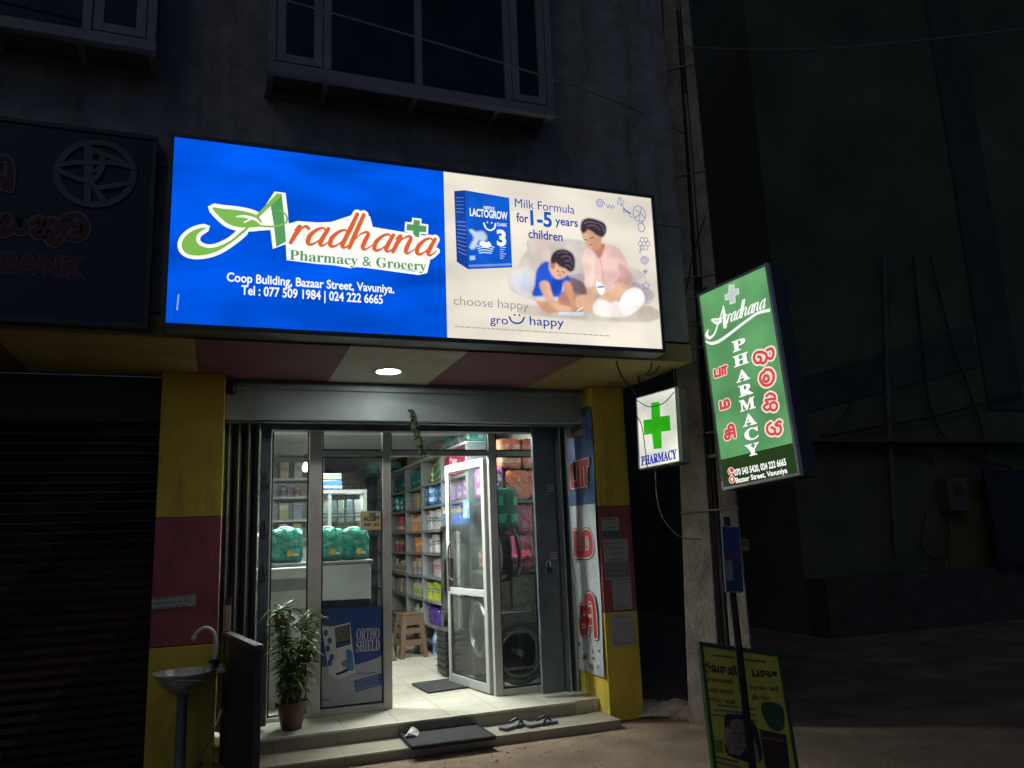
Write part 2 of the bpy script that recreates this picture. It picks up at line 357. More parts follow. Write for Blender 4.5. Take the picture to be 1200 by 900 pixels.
# rubble edge at the alley mouth
rb = MB()
for k in range(9):
    t = k/8; b = bmesh.new(); bmesh.ops.create_icosphere(b, subdivisions=2, radius=1)
    c = Vector((3.35+t*.55, 6.1-t*.55, .02)); sx, sy, sz = rg.uniform(.1, .2), rg.uniform(.12, .22), rg.uniform(.05, .11)
    for v in b.verts: v.co = c+Vector((v.co.x*sx, v.co.y*sy, v.co.z*sz))*rg.uniform(.85, 1.15)
    rb.bm(b, CONC)
tag(rebase(rb.build('rubble_heap')), 'low broken concrete rubble edge between the right yellow pillar and the utility pole', 'rubble')

# ================================================================== the shop building
B = thing('shop_building', 'two storey shop building with yellow and maroon pillars under grey upper wall', 'building', (1.3, 6, 0))
YW = 4.95
# upper wall overhanging the pavement (window openings are covered by the bays)
m = MB(); m.box(-7, 3.33, YW, YW+.2, ZSOF+.14, 11, PLASTER); m.box(3.13, 3.33, YW+.2, 13.8, ZSOF+.14, 11, PLASTER)
m.box(-7, 3.34, YW-.012, YW, 3.83, 3.86, PLASTER)
m.build('upper_wall', B)
SY = mat('dimmed_soffit_yellow', (.34, .26, .09), .7, noise=.15, scale=4, stain=(.14, .12, .08), stain_amt=.6); SM = mat('dimmed_soffit_maroon', (.17, .055, .085), .7, noise=.15, scale=4, stain=(.09, .05, .06), stain_amt=.5)  # soffit copies of the paints, dimness and sign glare mixed into the colour
m = MB()   # soffit with painted panels, each panel a strip running back from the street
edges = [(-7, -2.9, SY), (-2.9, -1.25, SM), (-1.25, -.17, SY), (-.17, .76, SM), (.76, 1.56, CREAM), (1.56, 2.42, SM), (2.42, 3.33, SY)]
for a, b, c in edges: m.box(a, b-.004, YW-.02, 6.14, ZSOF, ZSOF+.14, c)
m.build('soffit', B)
m = MB(); m.box(-7, 3.33, YW+.0, 6.6, ZSOF+.141, ZSOF+.16, PLASTER); m.build('slab', B)
def pillar(x0, x1, top_split=True):
    p = MB(); y0, y1 = 5.936, 6.47
    p.box(x0, x1, y0, y1, 0, .845, YELLOW); p.box(x0, x1, y0, y1, .848, 1.70, MAROON); p.box(x0, x1, y0, y1, 1.703, ZSOF, YELLOW)
    p.box(x0+.004, x1-.004, y0+.003, y1-.003, .84, 1.71, GASKET)
    return p.build('pillar', B, .006)
pillar(-.413, .012); pillar(2.968, 3.272)
m = MB(); m.box(.012, 2.968, 6.13, 6.2, 2.43, ZSOF+.1, HEADER); m.box(.012, 2.968, 6.10, 6.128, 2.66, 2.70, HEADER); m.build('header_band', B, .004)
m = MB(); m.box(.012, 2.968, 6.28, 6.6, 2.47, 2.6, STEEL); m.box(.012, 2.968, 6.5, 6.62, 2.40, 2.47, STEEL); m.box(.012, 2.968, 6.205, 6.27, 2.42, 2.47, STEEL); m.build('shutter_track', B, .004)
# right side wall, shop shell
m = MB(); m.box(3.06, 3.27, 6.475, 13.8, 0, ZSOF+.14, PLASTER); m.build('side_wall', B)
INW = mat('inner_wall_paint', (.62, .63, .58), .6, noise=.06); CEILM = mat('grey_ceiling', (.36, .37, .36), .6, noise=.1, scale=3)
m = MB(); m.box(2.97, 3.05, 6.66, 13.6, .0, 2.9, INW); m.box(-.2, -.1, 6.66, 13.6, 0, 2.9, INW); m.box(-.2, 3.05, 13.6, 13.7, 0, 2.9, INW); m.build('inner_wall', B)
m = MB(); m.box(-.1, 2.97, 8.3, 13.6, 2.64, 2.70, CEILM); m.build('ceiling', B)
m = MB(); m.box(-.1, 2.97, 6.62, 8.3, 2.60, 2.66, mat('white_ceiling', (.75, .75, .7), .6, noise=.03)); m.box(-.1, 2.97, 6.62, 6.66, 2.49, 2.6, INW); m.build('front_ceiling', B)
# floor and steps
m = MB(); m.box(.012, 2.968, 6.12, 6.475, -.1, ZF, TILE); m.box(-.1, 2.97, 6.475, 13.6, -.1, ZF, TILE); m.build('tiled_floor', B)
m = MB(); m.box(.012, 2.74, 6.09, 6.118, -.1, ZF+.001, STEPT); m.box(.016, 2.735, 6.082, 6.092, ZF-.012, ZF+.004, mat('step_nosing', (.66, .64, .56), .4)); m.build('upper_step', B)
m = MB(); m.box(.012, 2.96, 5.75, 6.088, -.1, ZS1, STEPT); m.box(.012, 1.3, 5.742, 5.752, ZS1-.010, ZS1+.003, _m['step_nosing']); m.build('lower_step', B)
# neighbouring bank's roller shutter, closed
BSH = mat('bank_shutter_paint', (.02, .021, .024), .9, .0, noise=.3, scale=3); BSHY = mat('bank_shutter_stripe', (.07, .05, .02), .5, .1, noise=.3); BSHM = mat('bank_shutter_red', (.05, .018, .015), .5, .1, noise=.3)
m = MB(); nsl = 34
for k in range(nsl):
    z0 = .02+k*.07; segs = [(-6.5, -.42)]
    zc = z0+.035
    cuts = sorted([(-2.6+(zc-.4)*.9, -2.1+(zc-.4)*.9, BSHY), (-3.6+(zc-.4)*.9, -3.1+(zc-.4)*.9, BSHM), (-1.6+(zc-.4)*.9, -1.1+(zc-.4)*.9, BSHM)], key=lambda c: c[0])
    x = -6.5
    def slat(a, b, mm):
        if b-a < .002: return
        m.add([(a, 6.3, z0), (b, 6.3, z0), (b, 6.275, z0+.035), (a, 6.275, z0+.035), (b, 6.3, z0+.0695), (a, 6.3, z0+.0695)], [(0, 1, 2, 3), (3, 2, 4, 5)], mm)
    for a, b, mm in cuts:
        a = min(max(a, x), -.42); b = min(max(b, x), -.42); slat(x, a, BSH); slat(a, b, mm); x = b
    slat(x, -.42, BSH)
m.build('roller_shutter', B)
m = MB(); m.box(-6.5, -.42, 6.15, 6.5, 2.4, ZSOF, mat('bank_shutter_box', (.06, .075, .085), .5, .2)); m.build('shutter_box', B, .005)

# folding shutters: a flat leaf plus narrow folded slats
def folding(xs, flip, lx0, lx1):
    f = MB(); f.rbox(lx0, lx1, 6.36, 6.40, ZF+.03, 2.42, STEEL, .006); fo = f.build('folding_shutter', B)
    dx = xs[1]-xs[0]
    for k, x in enumerate(xs):
        s_ = MB(); y0, y1 = (6.31, 6.385) if k % 2 else (6.385, 6.31); d_ = Vector((dx, y1-y0, 0)); n_ = Vector((-d_.y, d_.x, 0)).normalized()*.002
        p0, p1 = Vector((x-dx/2, y0, ZF+.03))-d_*.0+n_, Vector((x+dx/2, y1, ZF+.03))+n_
        s_.prism([p0-n_*2, p1-n_*2, p1, p0], (0, 0, 2.42-ZF-.03), STEEL)
        f_ = p0 if y0 < y1 else p1; s_.tube([f_+Vector((0, -.004, 0)), f_+Vector((0, -.004, 2.42-ZF-.03))], .0035, STEELEDGE, 6)  # pale strip on each front fold, an edge highlight put into its colour
        s_.build('slat', fo)
    return fo
fl = folding([.035+.036*k for k in range(7)], 1, .285, .365)
for z in (1.98, 1.62, 1.30):
    h = MB(); h.tube(crom([(.325, 6.358, z+.05), (.325, 6.335, z+.03), (.325, 6.335, z-.03), (.345, 6.345, z-.05), (.35, 6.358, z-.02)], 4), .008, BLACKM); h.build('latch', fl)
fr = folding([2.795+.028*k for k in range(4)], -1, 2.57, 2.775)
for z in (1.86, 1.28):
    h = MB()
    for k in range(3): h.box(2.69, 2.755, 6.35, 6.359, z+k*.022, z+k*.022+.009, STEELEDGE)
    h.build('hinge', fr)
# ---- glazed shop front
YG = 6.65
SF = MB()
def bar(x0, x1, z0, z1, y0=YG-.03, y1=YG+.03): SF.rbox(x0, x1, y0, y1, z0, z1, ALU, .004)
ZT, ZTOP = 2.20, 2.47
for x0, x1 in ((.355, .385), (.683, .785), (1.29, 1.36), (2.245, 2.315), (2.71, 2.75)): bar(x0, x1, ZF, ZTOP)
for x0, x1 in ((.785, 1.29), (1.36, 2.245), (2.315, 2.71)): bar(x0, x1, ZT, ZT+.045); bar(x0, x1, ZTOP-.03, ZTOP)
bar(.385, .683, ZF, ZF+.03); bar(.385, .683, ZTOP-.03, ZTOP); bar(.785, 1.29, ZF, ZF+.05); bar(2.315, 2.71, ZF, ZF+.05)
SFo = SF.build('shopfront_frame', B)
def pane(x0, x1, z0, z1, parent=SFo, y=YG):
    g_ = MB(); g_.box(x0, x1, y-.003, y+.003, z0, z1, GLASS)
    for a, b, c, d in ((x0, x0+.012, z0, z1), (x1-.012, x1, z0, z1), (x0, x1, z0, z0+.012), (x0, x1, z1-.012, z1)): g_.box(a, b, y-.012, y-.004, c, d, GASKET)
    return g_.build('pane', parent)
pane(.387, .681, ZF+.032, ZTOP-.032)
for x0, x1, zb in ((.787, 1.288, ZF+.052), (2.317, 2.708, ZF+.052)): pane(x0, x1, zb, ZT-.002)
for x0, x1 in ((.787, 1.288), (1.362, 2.243), (2.317, 2.708)): pane(x0, x1, ZT+.047, ZTOP-.032)
# ---- open door leaf, hinged at the right jamb and swung inward
def door():
    a = Vector((2.235, 6.70, 0)); b = Vector((2.10, 7.50, 0)); L = (b-a).length; d = (b-a).normalized()
    T = Matrix.Translation(a)@Matrix.Rotation(math.atan2(d.y, d.x), 4, 'Z')
    f = MB(); Z0, Z1 = ZF+.01, ZT-.01
    for x0, x1, z0, z1 in ((0, .06, Z0, Z1), (L-.052, L, Z0, Z1), (.06, L-.06, Z0, Z0+.075), (.06, L-.06, Z1-.07, Z1), (.06, L-.06, .965, 1.025)): f.rbox(x0, x1, -.02, .02, z0, z1, ALUW, .004, T)
    do = f.build('door', B)
    for z0, z1 in ((Z0+.077, .948), (1.032, Z1-.077)):
        g_ = MB(); g_.box(.062, L-.062, -.003, .003, z0, z1, GLASS, T)
        for x0, x1, c, e in ((.06, .072, z0, z1), (L-.072, L-.06, z0, z1), (.06, L-.06, z0, z0+.012), (.06, L-.06, z1-.012, z1)): g_.box(x0, x1, .004, .012, c, e, GASKET, T)
        g_.build('pane', do)
    h = MB(); h.tube([T@p for p in crom([Vector((L-.14, .01, 1.1)), Vector((L-.14, .06, 1.13)), Vector((L-.14, .07, 1.27)), Vector((L-.14, .06, 1.42)), Vector((L-.14, .01, 1.45))], 5)], .011, CHROME)
    h.build('handle', do)
    k = MB(); k.rbox(L-.055, L-.005, -.03, .03, 1.0, 1.3, CHROME, .004, T); k.build('lock', do)
    s_ = MB(); s_.box(L*.40, L*.40+.13, .0035, .0045, 1.66, 1.83, mat('blue_sticker', (.06, .25, .6), .4), T); s_.box(L*.40+.02, L*.40+.05, .0046, .0052, 1.76, 1.81, WHITEP, T); s_.box(L*.40+.06, L*.40+.12, .0046, .0052, 1.68, 1.71, WHITEP, T)
    s_.box(L*.40+.05, L*.40+.085, .0046, .0052, 1.71, 1.80, WHITEP, T); s_.build('sticker', do)
door()
# ---- bay windows of the upper floor
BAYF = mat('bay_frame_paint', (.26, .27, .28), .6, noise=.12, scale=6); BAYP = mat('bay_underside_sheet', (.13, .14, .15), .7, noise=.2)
def bay(x0, x1, leaves):
    yf, zb, zt = 4.634, 4.415, 6.6
    f = MB()
    f.box(x0-.03, x1+.03, yf-.03, yf+.03, zb-.02, zb+.05, BAYF)
    n = max(2, int((x1-x0)/.55)); xs = [x0]+[x0+(x1-x0)*t for t in ((.18, .49, .8) if x1-x0 < 2.5 else (.1, .3, .5, .72, .87))]+[x1]
    for x in xs: f.box(x-.02, x+.02, yf+.031, YW-.002, zb-.01, zb+.03, BAYF)
    f.box(x0-.03, x1+.03, YW-.05, YW-.003, zb-.012, zb+.028, BAYF)
    for x in leaves: f.box(x-.025, x+.025, yf-.03, yf+.03, zb+.051, zt, BAYF)
    for x in (x0, x1): f.box(x-.02, x+.02, yf+.031, YW-.002, zt-.04, zt, BAYF)
    f.box(x0-.03, x1+.03, yf-.03, YW, zt+.001, zt+.06, BAYF)
    fo = f.build('bay_window', B, .004)
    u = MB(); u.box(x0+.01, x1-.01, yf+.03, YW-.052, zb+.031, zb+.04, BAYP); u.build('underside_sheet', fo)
    for a, b in zip(leaves[:-1], leaves[1:]):
        p = MB()
        if b-a < .5:                                      # casement leaf with its own frame
            for q in ((a+.03, a+.085, zb+.06, zt-.03), (b-.085, b-.03, zb+.06, zt-.03), (a+.085, b-.085, zb+.06, zb+.115), (a+.085, b-.085, zt-.085, zt-.03)): p.box(q[0], q[1], yf-.024, yf+.02, q[2], q[3], BAYF)
            p.build('casement', fo, .003)
        p = MB(); p.box(a+.02, b-.02, yf-.004, yf+.004, zb+.052, zt, DGLASS); p.build('pane', fo)
    for x in (x0, x1): p = MB(); p.box(x-.006, x+.006, yf+.031, YW-.002, zb+.031, zt-.041, DGLASS); p.build('side_pane', fo)
    bk = MB(); bk.box(x0+.05, x1-.05, YW-.004, YW-.001, zb+.04, zt, mat('painted_room_dark', (.03, .032, .035), .8)); bk.build('painted_dark_backing', fo)  # flat sheet painted dark in place of an unlit room
bay(.217, 2.119, [.217, .56, 1.16, 1.80, 2.119])
bay(-3.4, -.47, [-3.4, -3.0, -2.3, -1.5, -.81, -.47])

# ================================================================== neighbouring dark building across the alley
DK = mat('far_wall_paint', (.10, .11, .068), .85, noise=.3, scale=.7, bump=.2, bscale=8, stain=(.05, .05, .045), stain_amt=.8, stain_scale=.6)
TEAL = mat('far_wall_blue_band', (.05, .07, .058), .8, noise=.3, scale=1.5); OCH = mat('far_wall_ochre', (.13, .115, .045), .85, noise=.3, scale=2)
NB = thing('neighbour_building', 'dim unlit building across the alley with stained wall and blue band', 'building', (11, 9.5, 0))
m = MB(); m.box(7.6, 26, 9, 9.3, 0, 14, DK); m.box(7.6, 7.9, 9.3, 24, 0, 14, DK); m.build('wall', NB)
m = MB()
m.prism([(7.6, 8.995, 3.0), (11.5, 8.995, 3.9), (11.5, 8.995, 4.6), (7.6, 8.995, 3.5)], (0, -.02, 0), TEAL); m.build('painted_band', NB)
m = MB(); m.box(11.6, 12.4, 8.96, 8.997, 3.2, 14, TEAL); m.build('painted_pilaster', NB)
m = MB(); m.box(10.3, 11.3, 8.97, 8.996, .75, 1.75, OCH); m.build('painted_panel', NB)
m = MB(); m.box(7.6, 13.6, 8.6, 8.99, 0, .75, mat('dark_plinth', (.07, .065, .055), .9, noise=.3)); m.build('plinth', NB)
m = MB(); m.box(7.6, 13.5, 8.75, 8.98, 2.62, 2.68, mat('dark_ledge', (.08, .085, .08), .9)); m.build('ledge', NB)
AB = thing('rear_building', 'dark building wall at the back of the alley beside the shop', 'building', (5.5, 17, 0))
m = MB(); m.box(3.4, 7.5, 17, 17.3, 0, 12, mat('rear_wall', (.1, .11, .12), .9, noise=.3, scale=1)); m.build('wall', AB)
m = MB(); m.box(4.2, 5.2, 16.96, 16.998, 4, 5.4, DGLASS); m.build('window', AB)
MET = mat('meter_box_grey', (.11, .10, .08), .6, noise=.1)
for (px, py, wd, hg, lab) in ((1116, 580, .42, .5, 'pale grey meter box under the dark cables, left one of two on the far wall'), (1168, 578, .5, .5, 'darker wide meter box on the far wall at the right')):
    p = at(px, py, y=8.9); t = thing('meter_box', lab, 'meter box', (p.x, 8.99, p.z-hg/2), 'meter boxes on the far wall')
    m = MB(); m.rbox(p.x-wd/2, p.x+wd/2, 8.78, 8.985, p.z-hg/2, p.z+hg/2, MET if px < 1150 else mat('meter_box_dark', (.12, .115, .1), .6), .015); m.build('case', t)
    m = MB(); m.box(p.x-wd*.2, p.x+wd*.2, 8.765, 8.781, p.z, p.z+hg*.3, DGLASS); m.build('window', t)
p = at(1193, 660, y=8.5); m = MB()
vs = [(p.x-.35, 8.5, .75), (p.x+1.2, 8.5, .75), (p.x+1.2, 8.75, 2.2), (p.x-.1, 8.75, 2.2)]; m.prism(vs, (0, .05, 0), mat('blue_tarp', (.013, .016, .028), .6, noise=.3))
single(m, 'tarpaulin', 'dark blue tarpaulin hung against the far wall at the right edge', 'tarpaulin')
def cable(name, pts, r, label, group=None, m_=CABLE, n=8):
    m = MB(); m.tube(crom(pts, n), r, m_, 6); return single(m, name, label, 'cable', group)
W9 = lambda px, py: at(px, py, y=8.9)
CLP = mat('cable_clip', (.05, .05, .05), .6)
cable('cable', [W9(1070, 300), W9(1080, 400), W9(1094, 490), W9(1130, 530), W9(1185, 548)], .018, 'thick dark cable hanging down the far wall and curving right to the meters', 'cables on the far wall')
cable('cable', [W9(1090, 300), W9(1115, 400), W9(1150, 500), W9(1155, 545)], .016, 'dark cable sloping down right on the far wall to the meter box', 'cables on the far wall')
cable('cable', [W9(962, 512), W9(1030, 500), W9(1100, 487), W9(1160, 470), W9(1200, 460)], .018, 'dark cable rising rightward across the far wall over the blue band', 'cables on the far wall')
cable('cable', [W9(962, 518), W9(1020, 526), W9(1080, 530), W9(1095, 545)], .014, 'dark sagging cable below the blue band on the far wall', 'cables on the far wall')
cable('cable', [W9(975, 505), W9(1010, 455), W9(1034, 415), W9(1045, 330)], .012, 'thin dark cable climbing steeply on the left of the far wall', 'cables on the far wall')
cable('cable', [W9(1085, 600), W9(1080, 640), W9(1100, 655), W9(1112, 630), W9(1108, 600)], .011, 'loop of dark cable hanging under the pale meter box', 'cables on the far wall')
m = MB(); m.tube([W9(1036, 300), W9(1040, 470), W9(1050, 650)], .035, mat('far_pipe', (.1, .1, .09), .7)); single(m, 'drain_pipe', 'grey vertical drain pipe on the dim far wall', 'pipe')

# ================================================================== lightbox sign over the shop
SB = emit('lit_blue', srgb((0, 84, 222)), 1.03, True, .38, (1.3, 1, 3.4))
SW = emit('lit_cream', srgb((222, 214, 200)), 1.12, True, .2, (1.2, 1, 3.0))
EW = emit('lit_white', srgb((250, 250, 245)), 1.05); EGR = emit('lit_leaf_green', srgb((128, 188, 84)), 1.); EGD = emit('lit_dark_green', srgb((88, 158, 96)), 1.)
EOR = emit('lit_orange', srgb((226, 100, 52)), 1.); EBL = emit('lit_navy', srgb((30, 70, 160)), 1.); EGY = emit('lit_grey', srgb((150, 148, 150)), 1.)
FRM = mat('lightbox_frame', (.1, .105, .11), .45, .4, noise=.15)
x0, x1, z0, z1, YS = -.326, 2.962, 2.772, 3.936, 4.75
XD = 1.354
L = thing('lightbox_sign', 'large glowing blue and cream lightbox sign above the shop entrance', 'sign', (1.3, 4.84, 2.75))
m = MB()
for q in ((x0-.025, x1+.025, z1, z1+.025), (x0-.025, x1+.025, z0-.03, z0), (x0-.025, x0, z0, z1), (x1, x1+.025, z0, z1)): m.box(q[0], q[1], YS-.012, 4.93, q[2], q[3], FRM)
m.box(x0, x1, 4.86, 4.92, z0, z1, FRM); m.build('frame', L, .003)
m = MB(); m.box(x0, XD, YS-.001, YS+.03, z0, z1, SB); m.build('blue_face', L)
m = MB(); m.box(XD, x1, YS-.001, YS+.03, z0, z1, SW); m.build('advert_face', L)
A = Art((0, YS-.0015, 0), (1, 0, 0), (0, 0, 1))
A.level = True; c2 = lambda *p: [(190+a/3.529, 150+b/3.529) for a, b in p]
A.text('Coop Buliding, Bazaar Street, Vavuniya.', (265.9, 329.3), (462, 343.5), 10, EW, .022)
A.text('Tel : 077 509 1984 | 024 222 6665', (283, 345.3), (448.4, 355.6), 10.5, EW, .022)
A.line(c2((62, 752), (68, 690)), .008, emit('lit_pale', srgb((150, 180, 240))), 0)
# white backing of the logo, then the logo
hook = c2((184, 412), (150, 416), (112, 434), (84, 466), (84, 502), (112, 524), (165, 527), (228, 510), (290, 472), (338, 432), (332, 424), (282, 466), (222, 493), (178, 494), (146, 476), (142, 448), (160, 428))
leaf = c2((207, 330), (250, 334), (310, 340), (362, 350), (398, 366), (412, 390), (398, 408), (360, 412), (315, 410), (272, 396), (238, 368))
aleg = c2((478, 274), (494, 272), (502, 340), (512, 470), (472, 492), (462, 400), (448, 318))
def outline(pts, wd, sm=0): A.line(pts, wd, EW, sm, closed=True); A.poly(pts, EW, sm)
outline(hook, .045, 3); outline(leaf, .05, 3); outline(aleg, .05)
A.poly(c2((480, 268), (345, 425), (400, 425), (470, 420)), EW)
A.poly(c2((512, 400), (560, 385), (700, 395), (770, 380), (800, 362), (856, 370), (866, 415), (940, 428), (1010, 440), (1140, 460), (1130, 500), (1106, 530), (1100, 585), (1070, 602), (1040, 590), (840, 568), (780, 580), (640, 556), (520, 543)), EW)
A.line(c2((512, 400), (700, 395), (800, 362), (856, 370), (870, 415), (1140, 460), (1106, 530), (1090, 597), (1060, 602), (840, 572), (640, 556), (520, 543)), .02, EW, 0, closed=True)
A.poly(hook, EGR, 3); A.poly(leaf, EGR, 3); A.poly(aleg, EGD)
A.line(c2((480, 280), (400, 360), (335, 432)), [.03, .02, .012], EGR, 4)
A.line(c2((300, 368), (340, 366), (385, 378), (412, 402)), [.004, .018, .018, .006], EW, 6)
A.line(c2((300, 372), (330, 392), (380, 402), (450, 408), (500, 398), (518, 378), (505, 352), (478, 340)), [.02, .02, .012, .012, .012, .012, .01, .004], EGR, 6)
A.line(c2((340, 390), (370, 376)), .01, EW, 0)
cr = c2((1040, 380), (1066, 383), (1065, 403), (1093, 406), (1092, 432), (1064, 430), (1063, 452), (1037, 450), (1038, 426), (1010, 423), (1012, 397), (1039, 400))
outline(cr, .035); A.poly(cr, EGD)
A.text(BS('Pharmacy & Grocery'), (339.3, 304), (499.4, 318), 11.5, EGD, .004, outline=EW, ow=.045)
script(A, 'radhana', (338.5, 284.5), (506, 299.5), 21, EOR, outline=EW, ow=.16)
A.build('logo_lettering', L)
# advertisement side
A = Art((0, YS-.0015, 0), (1, 0, 0), (0, 0, 1)); A.level = True; c3 = lambda *p: [(510+a/3.914, 190+b/3.914) for a, b in p]; c4 = lambda *p: [(590+a/5.145, 225+b/5.143) for a, b in p]
T1 = lambda k, c, st=1.: emit(k, srgb(c), st, uneven=.16 if k.startswith('ad_') else 0, axis_scale=(7, 7, 7))
def blob(c, r, ry, col0, col1, name):                       # out-of-focus background shape of the printed photograph: rings blending into the cream
    cc = A.uv(*c)
    for k in range(7):
        t = k/6; A.disc_uv(cc, r*(1-t*.75), T1(f'{name}_{k}', tuple(a+(b-a)*t for a, b in zip(col1, col0)), 1.03), ry=ry*(1-t*.75), n=28)
A.poly(c4((150, 350), (470, 300), (760, 520), (850, 600), (880, 660), (150, 640)), T1('ad_room', (214, 205, 198), 1.02), 4)
blob(c4((640, 500))[0], .30, .10, (196, 178, 184), (214, 204, 196), 'ad_blur'); blob(c4((250, 330))[0], .14, .10, (204, 184, 182), (216, 206, 194), 'ad_blurb')
blob(c4((120, 540))[0], .12, .11, (212, 218, 236), (220, 213, 205), 'ad_blurc'); blob(c4((850, 640))[0], .07, .05, (182, 172, 178), (208, 198, 192), 'ad_blurd')
A.poly(c4((160, 690), (520, 700), (880, 690), (880, 780), (160, 740)), T1('ad_floor', (208, 198, 182), 1.03), 3)
A.poly(c4((470, 500), (700, 520), (880, 590), (870, 650), (520, 640), (400, 600), (390, 520)), T1('ad_sofa', (182, 170, 174)), 4)
A.poly(c4((395, 520), (490, 560), (500, 620), (390, 600)), T1('ad_dark', (126, 106, 110)), 3)
# milk powder box
A.poly(c3((135, 130), (338, 165), (352, 484), (150, 492)), T1('ad_box', (18, 92, 208))); A.poly(c3((86, 134), (135, 130), (150, 492), (98, 458)), T1('ad_box_side', (26, 66, 160)))
for k in range(5): A.line(c3((94, 165+k*16), (128, 164+k*17)), .004, T1('ad_box_print', (120, 150, 215)), 0)
for k in range(9): A.line(c3((100+k*.4, 275+k*17), (138+k*.5, 276+k*19)), .005, _m['ad_box_print'], 0)
A.text('NESTLE', c3((222, 214))[0], c3((270, 224))[0], 3.4, EW, .03)
A.text('LACTOGROW', c3((158, 240))[0], c3((330, 272))[0], 8.5, EW, .03)
A.text('CLASSIC', c3((282, 291))[0], c3((328, 299))[0], 3.4, EW, .02)
A.line(c3((222, 282), (232, 305), (252, 314), (270, 304), (275, 284)), .011, EW, 5)
A.disc_uv(A.uv(*c3((238, 278))[0]), .006, EW); A.disc_uv(A.uv(*c3((258, 280))[0]), .006, EW)
A.text('3', c3((286, 382))[0], c3((321, 384))[0], 17, EW, .04)
A.poly(c3((158, 312), (185, 325), (215, 322), (232, 345), (222, 360), (195, 358), (180, 392), (160, 392), (180, 350)), T1('ad_bird', (205, 225, 250)), 3)
for k in range(4): A.line(c3((190+k*4, 388+k*10), (225, 380+k*12), (268-k*4, 392+k*9)), .008, _m['ad_bird'], 4)
A.poly(c3((200, 375), (215, 362), (232, 370), (245, 366), (255, 385), (225, 395)), EW, 3)
for k in range(6): A.line(c3((296, 392+k*10), (322-(k % 3)*6, 393+k*10)), .005, _m['ad_bird'], 0)
A.line(c3((156, 478), (345, 471)), .016, _m['ad_box_print'], 0); A.poly(c3((156, 432), (180, 430), (182, 450), (158, 452)), T1('ad_stamp', (190, 205, 235)))
# headline
A.text('Milk Formula', c3((364, 209))[0], c3((637, 238))[0], 10, EBL, 0)
A.text('for', c3((372, 275))[0], c3((425, 280))[0], 10, EBL, .018); A.text('1-5', c3((438, 284))[0], c3((532, 305))[0], 16.5, T1('lit_royal', (22, 92, 196)), .03)
A.text('years', c3((550, 290))[0], c3((652, 298))[0], 9.5, EBL, .018); A.text('children', c3((427, 350))[0], c3((582, 364))[0], 10, EBL, .018)
A.text('choose happy', c3((83, 653))[0], c3((428, 681))[0], 10, EGY, -.006); A.text('gro', c3((250, 741))[0], c3((332, 746))[0], 9.5, EBL, .006); A.text('happy', c3((432, 747))[0], c3((588, 758))[0], 10, EBL, .006)
A.line(c3((338, 712), (350, 733), (372, 741), (394, 735), (406, 714)), .012, EBL, 5); A.disc_uv(A.uv(*c3((362, 702))[0]), .007, EBL); A.disc_uv(A.uv(*c3((384, 703))[0]), .007, EBL)
x = 88.; FPL = A.nl()
rr = random.Random(11)
while x < 795:
    a = rr.uniform(8, 30); A.line(c3((x, 755+(x-85)*.0615), (x+a, 755+(x+a-85)*.0615)), .007, T1('lit_fine', (170, 166, 168)), 0, l=FPL, caps=False); x += a+4
# boy drawing on the floor
SK = T1('ad_skin', (214, 160, 128)); SKL = T1('ad_skin_light', (232, 186, 156)); SKD = T1('ad_skin_dark', (188, 128, 104)); HAIR = T1('ad_hair', (62, 50, 62)); HAIRL = T1('ad_hair_light', (104, 92, 108))
A.poly(c4((190, 620), (250, 610), (330, 640), (400, 690), (420, 720), (330, 722), (265, 725), (215, 690)), SK, 4)
A.poly(c4((188, 620), (270, 600), (345, 620), (330, 650), (250, 655), (205, 650)), T1('ad_shorts', (226, 220, 216)), 3)
A.poly(c4((330, 640), (370, 600), (440, 620), (505, 640), (500, 700), (430, 700), (360, 680)), T1('ad_leg_shade', (190, 132, 118)), 4)
A.poly(c4((440, 640), (500, 630), (510, 690), (470, 712), (430, 690)), SKL, 4)
A.poly(c4((268, 430), (225, 445), (198, 490), (190, 570), (175, 625), (250, 622), (330, 628), (352, 560), (392, 552), (385, 510), (360, 515), (310, 525)), T1('ad_shirt', (44, 92, 214)), 3)
A.poly(c4((300, 530), (345, 520), (330, 600), (290, 600)), T1('ad_shirt_fold', (32, 72, 184)), 3)
A.poly(c4((218, 556), (262, 548), (285, 620), (320, 680), (400, 700), (420, 715), (350, 722), (290, 690), (240, 620)), SKL, 3)
A.poly(c4((358, 562), (395, 552), (418, 640), (432, 700), (470, 722), (450, 738), (415, 728), (400, 660)), SK, 3)
A.poly(c4((278, 425), (300, 418), (390, 470), (380, 495), (350, 518), (318, 522), (292, 500), (276, 465)), SKL, 4)
A.poly(c4((282, 430), (296, 428), (302, 455), (288, 462)), SKD, 3)
A.poly(c4((285, 420), (292, 385), (325, 358), (375, 358), (412, 385), (422, 430), (415, 470), (395, 478), (372, 462), (340, 450), (312, 425), (300, 432)), HAIR, 4)
for a, b, c in (((320, 375), (350, 365), (380, 372)), ((345, 395), (380, 390), (405, 410)), ((370, 420), (395, 418), (412, 440)), ((372, 445), (392, 450), (402, 465))): A.line(c4(a, b, c), .010, HAIRL, 5)
A.line(c4((318, 478), (330, 486)), .006, HAIR, 0); A.line(c4((348, 482), (362, 490)), .006, HAIR, 0); A.line(c4((326, 508), (342, 510)), .006, T1('ad_lip', (180, 96, 88)), 0); A.line(c4((340, 488), (336, 499)), .005, SKD, 0)
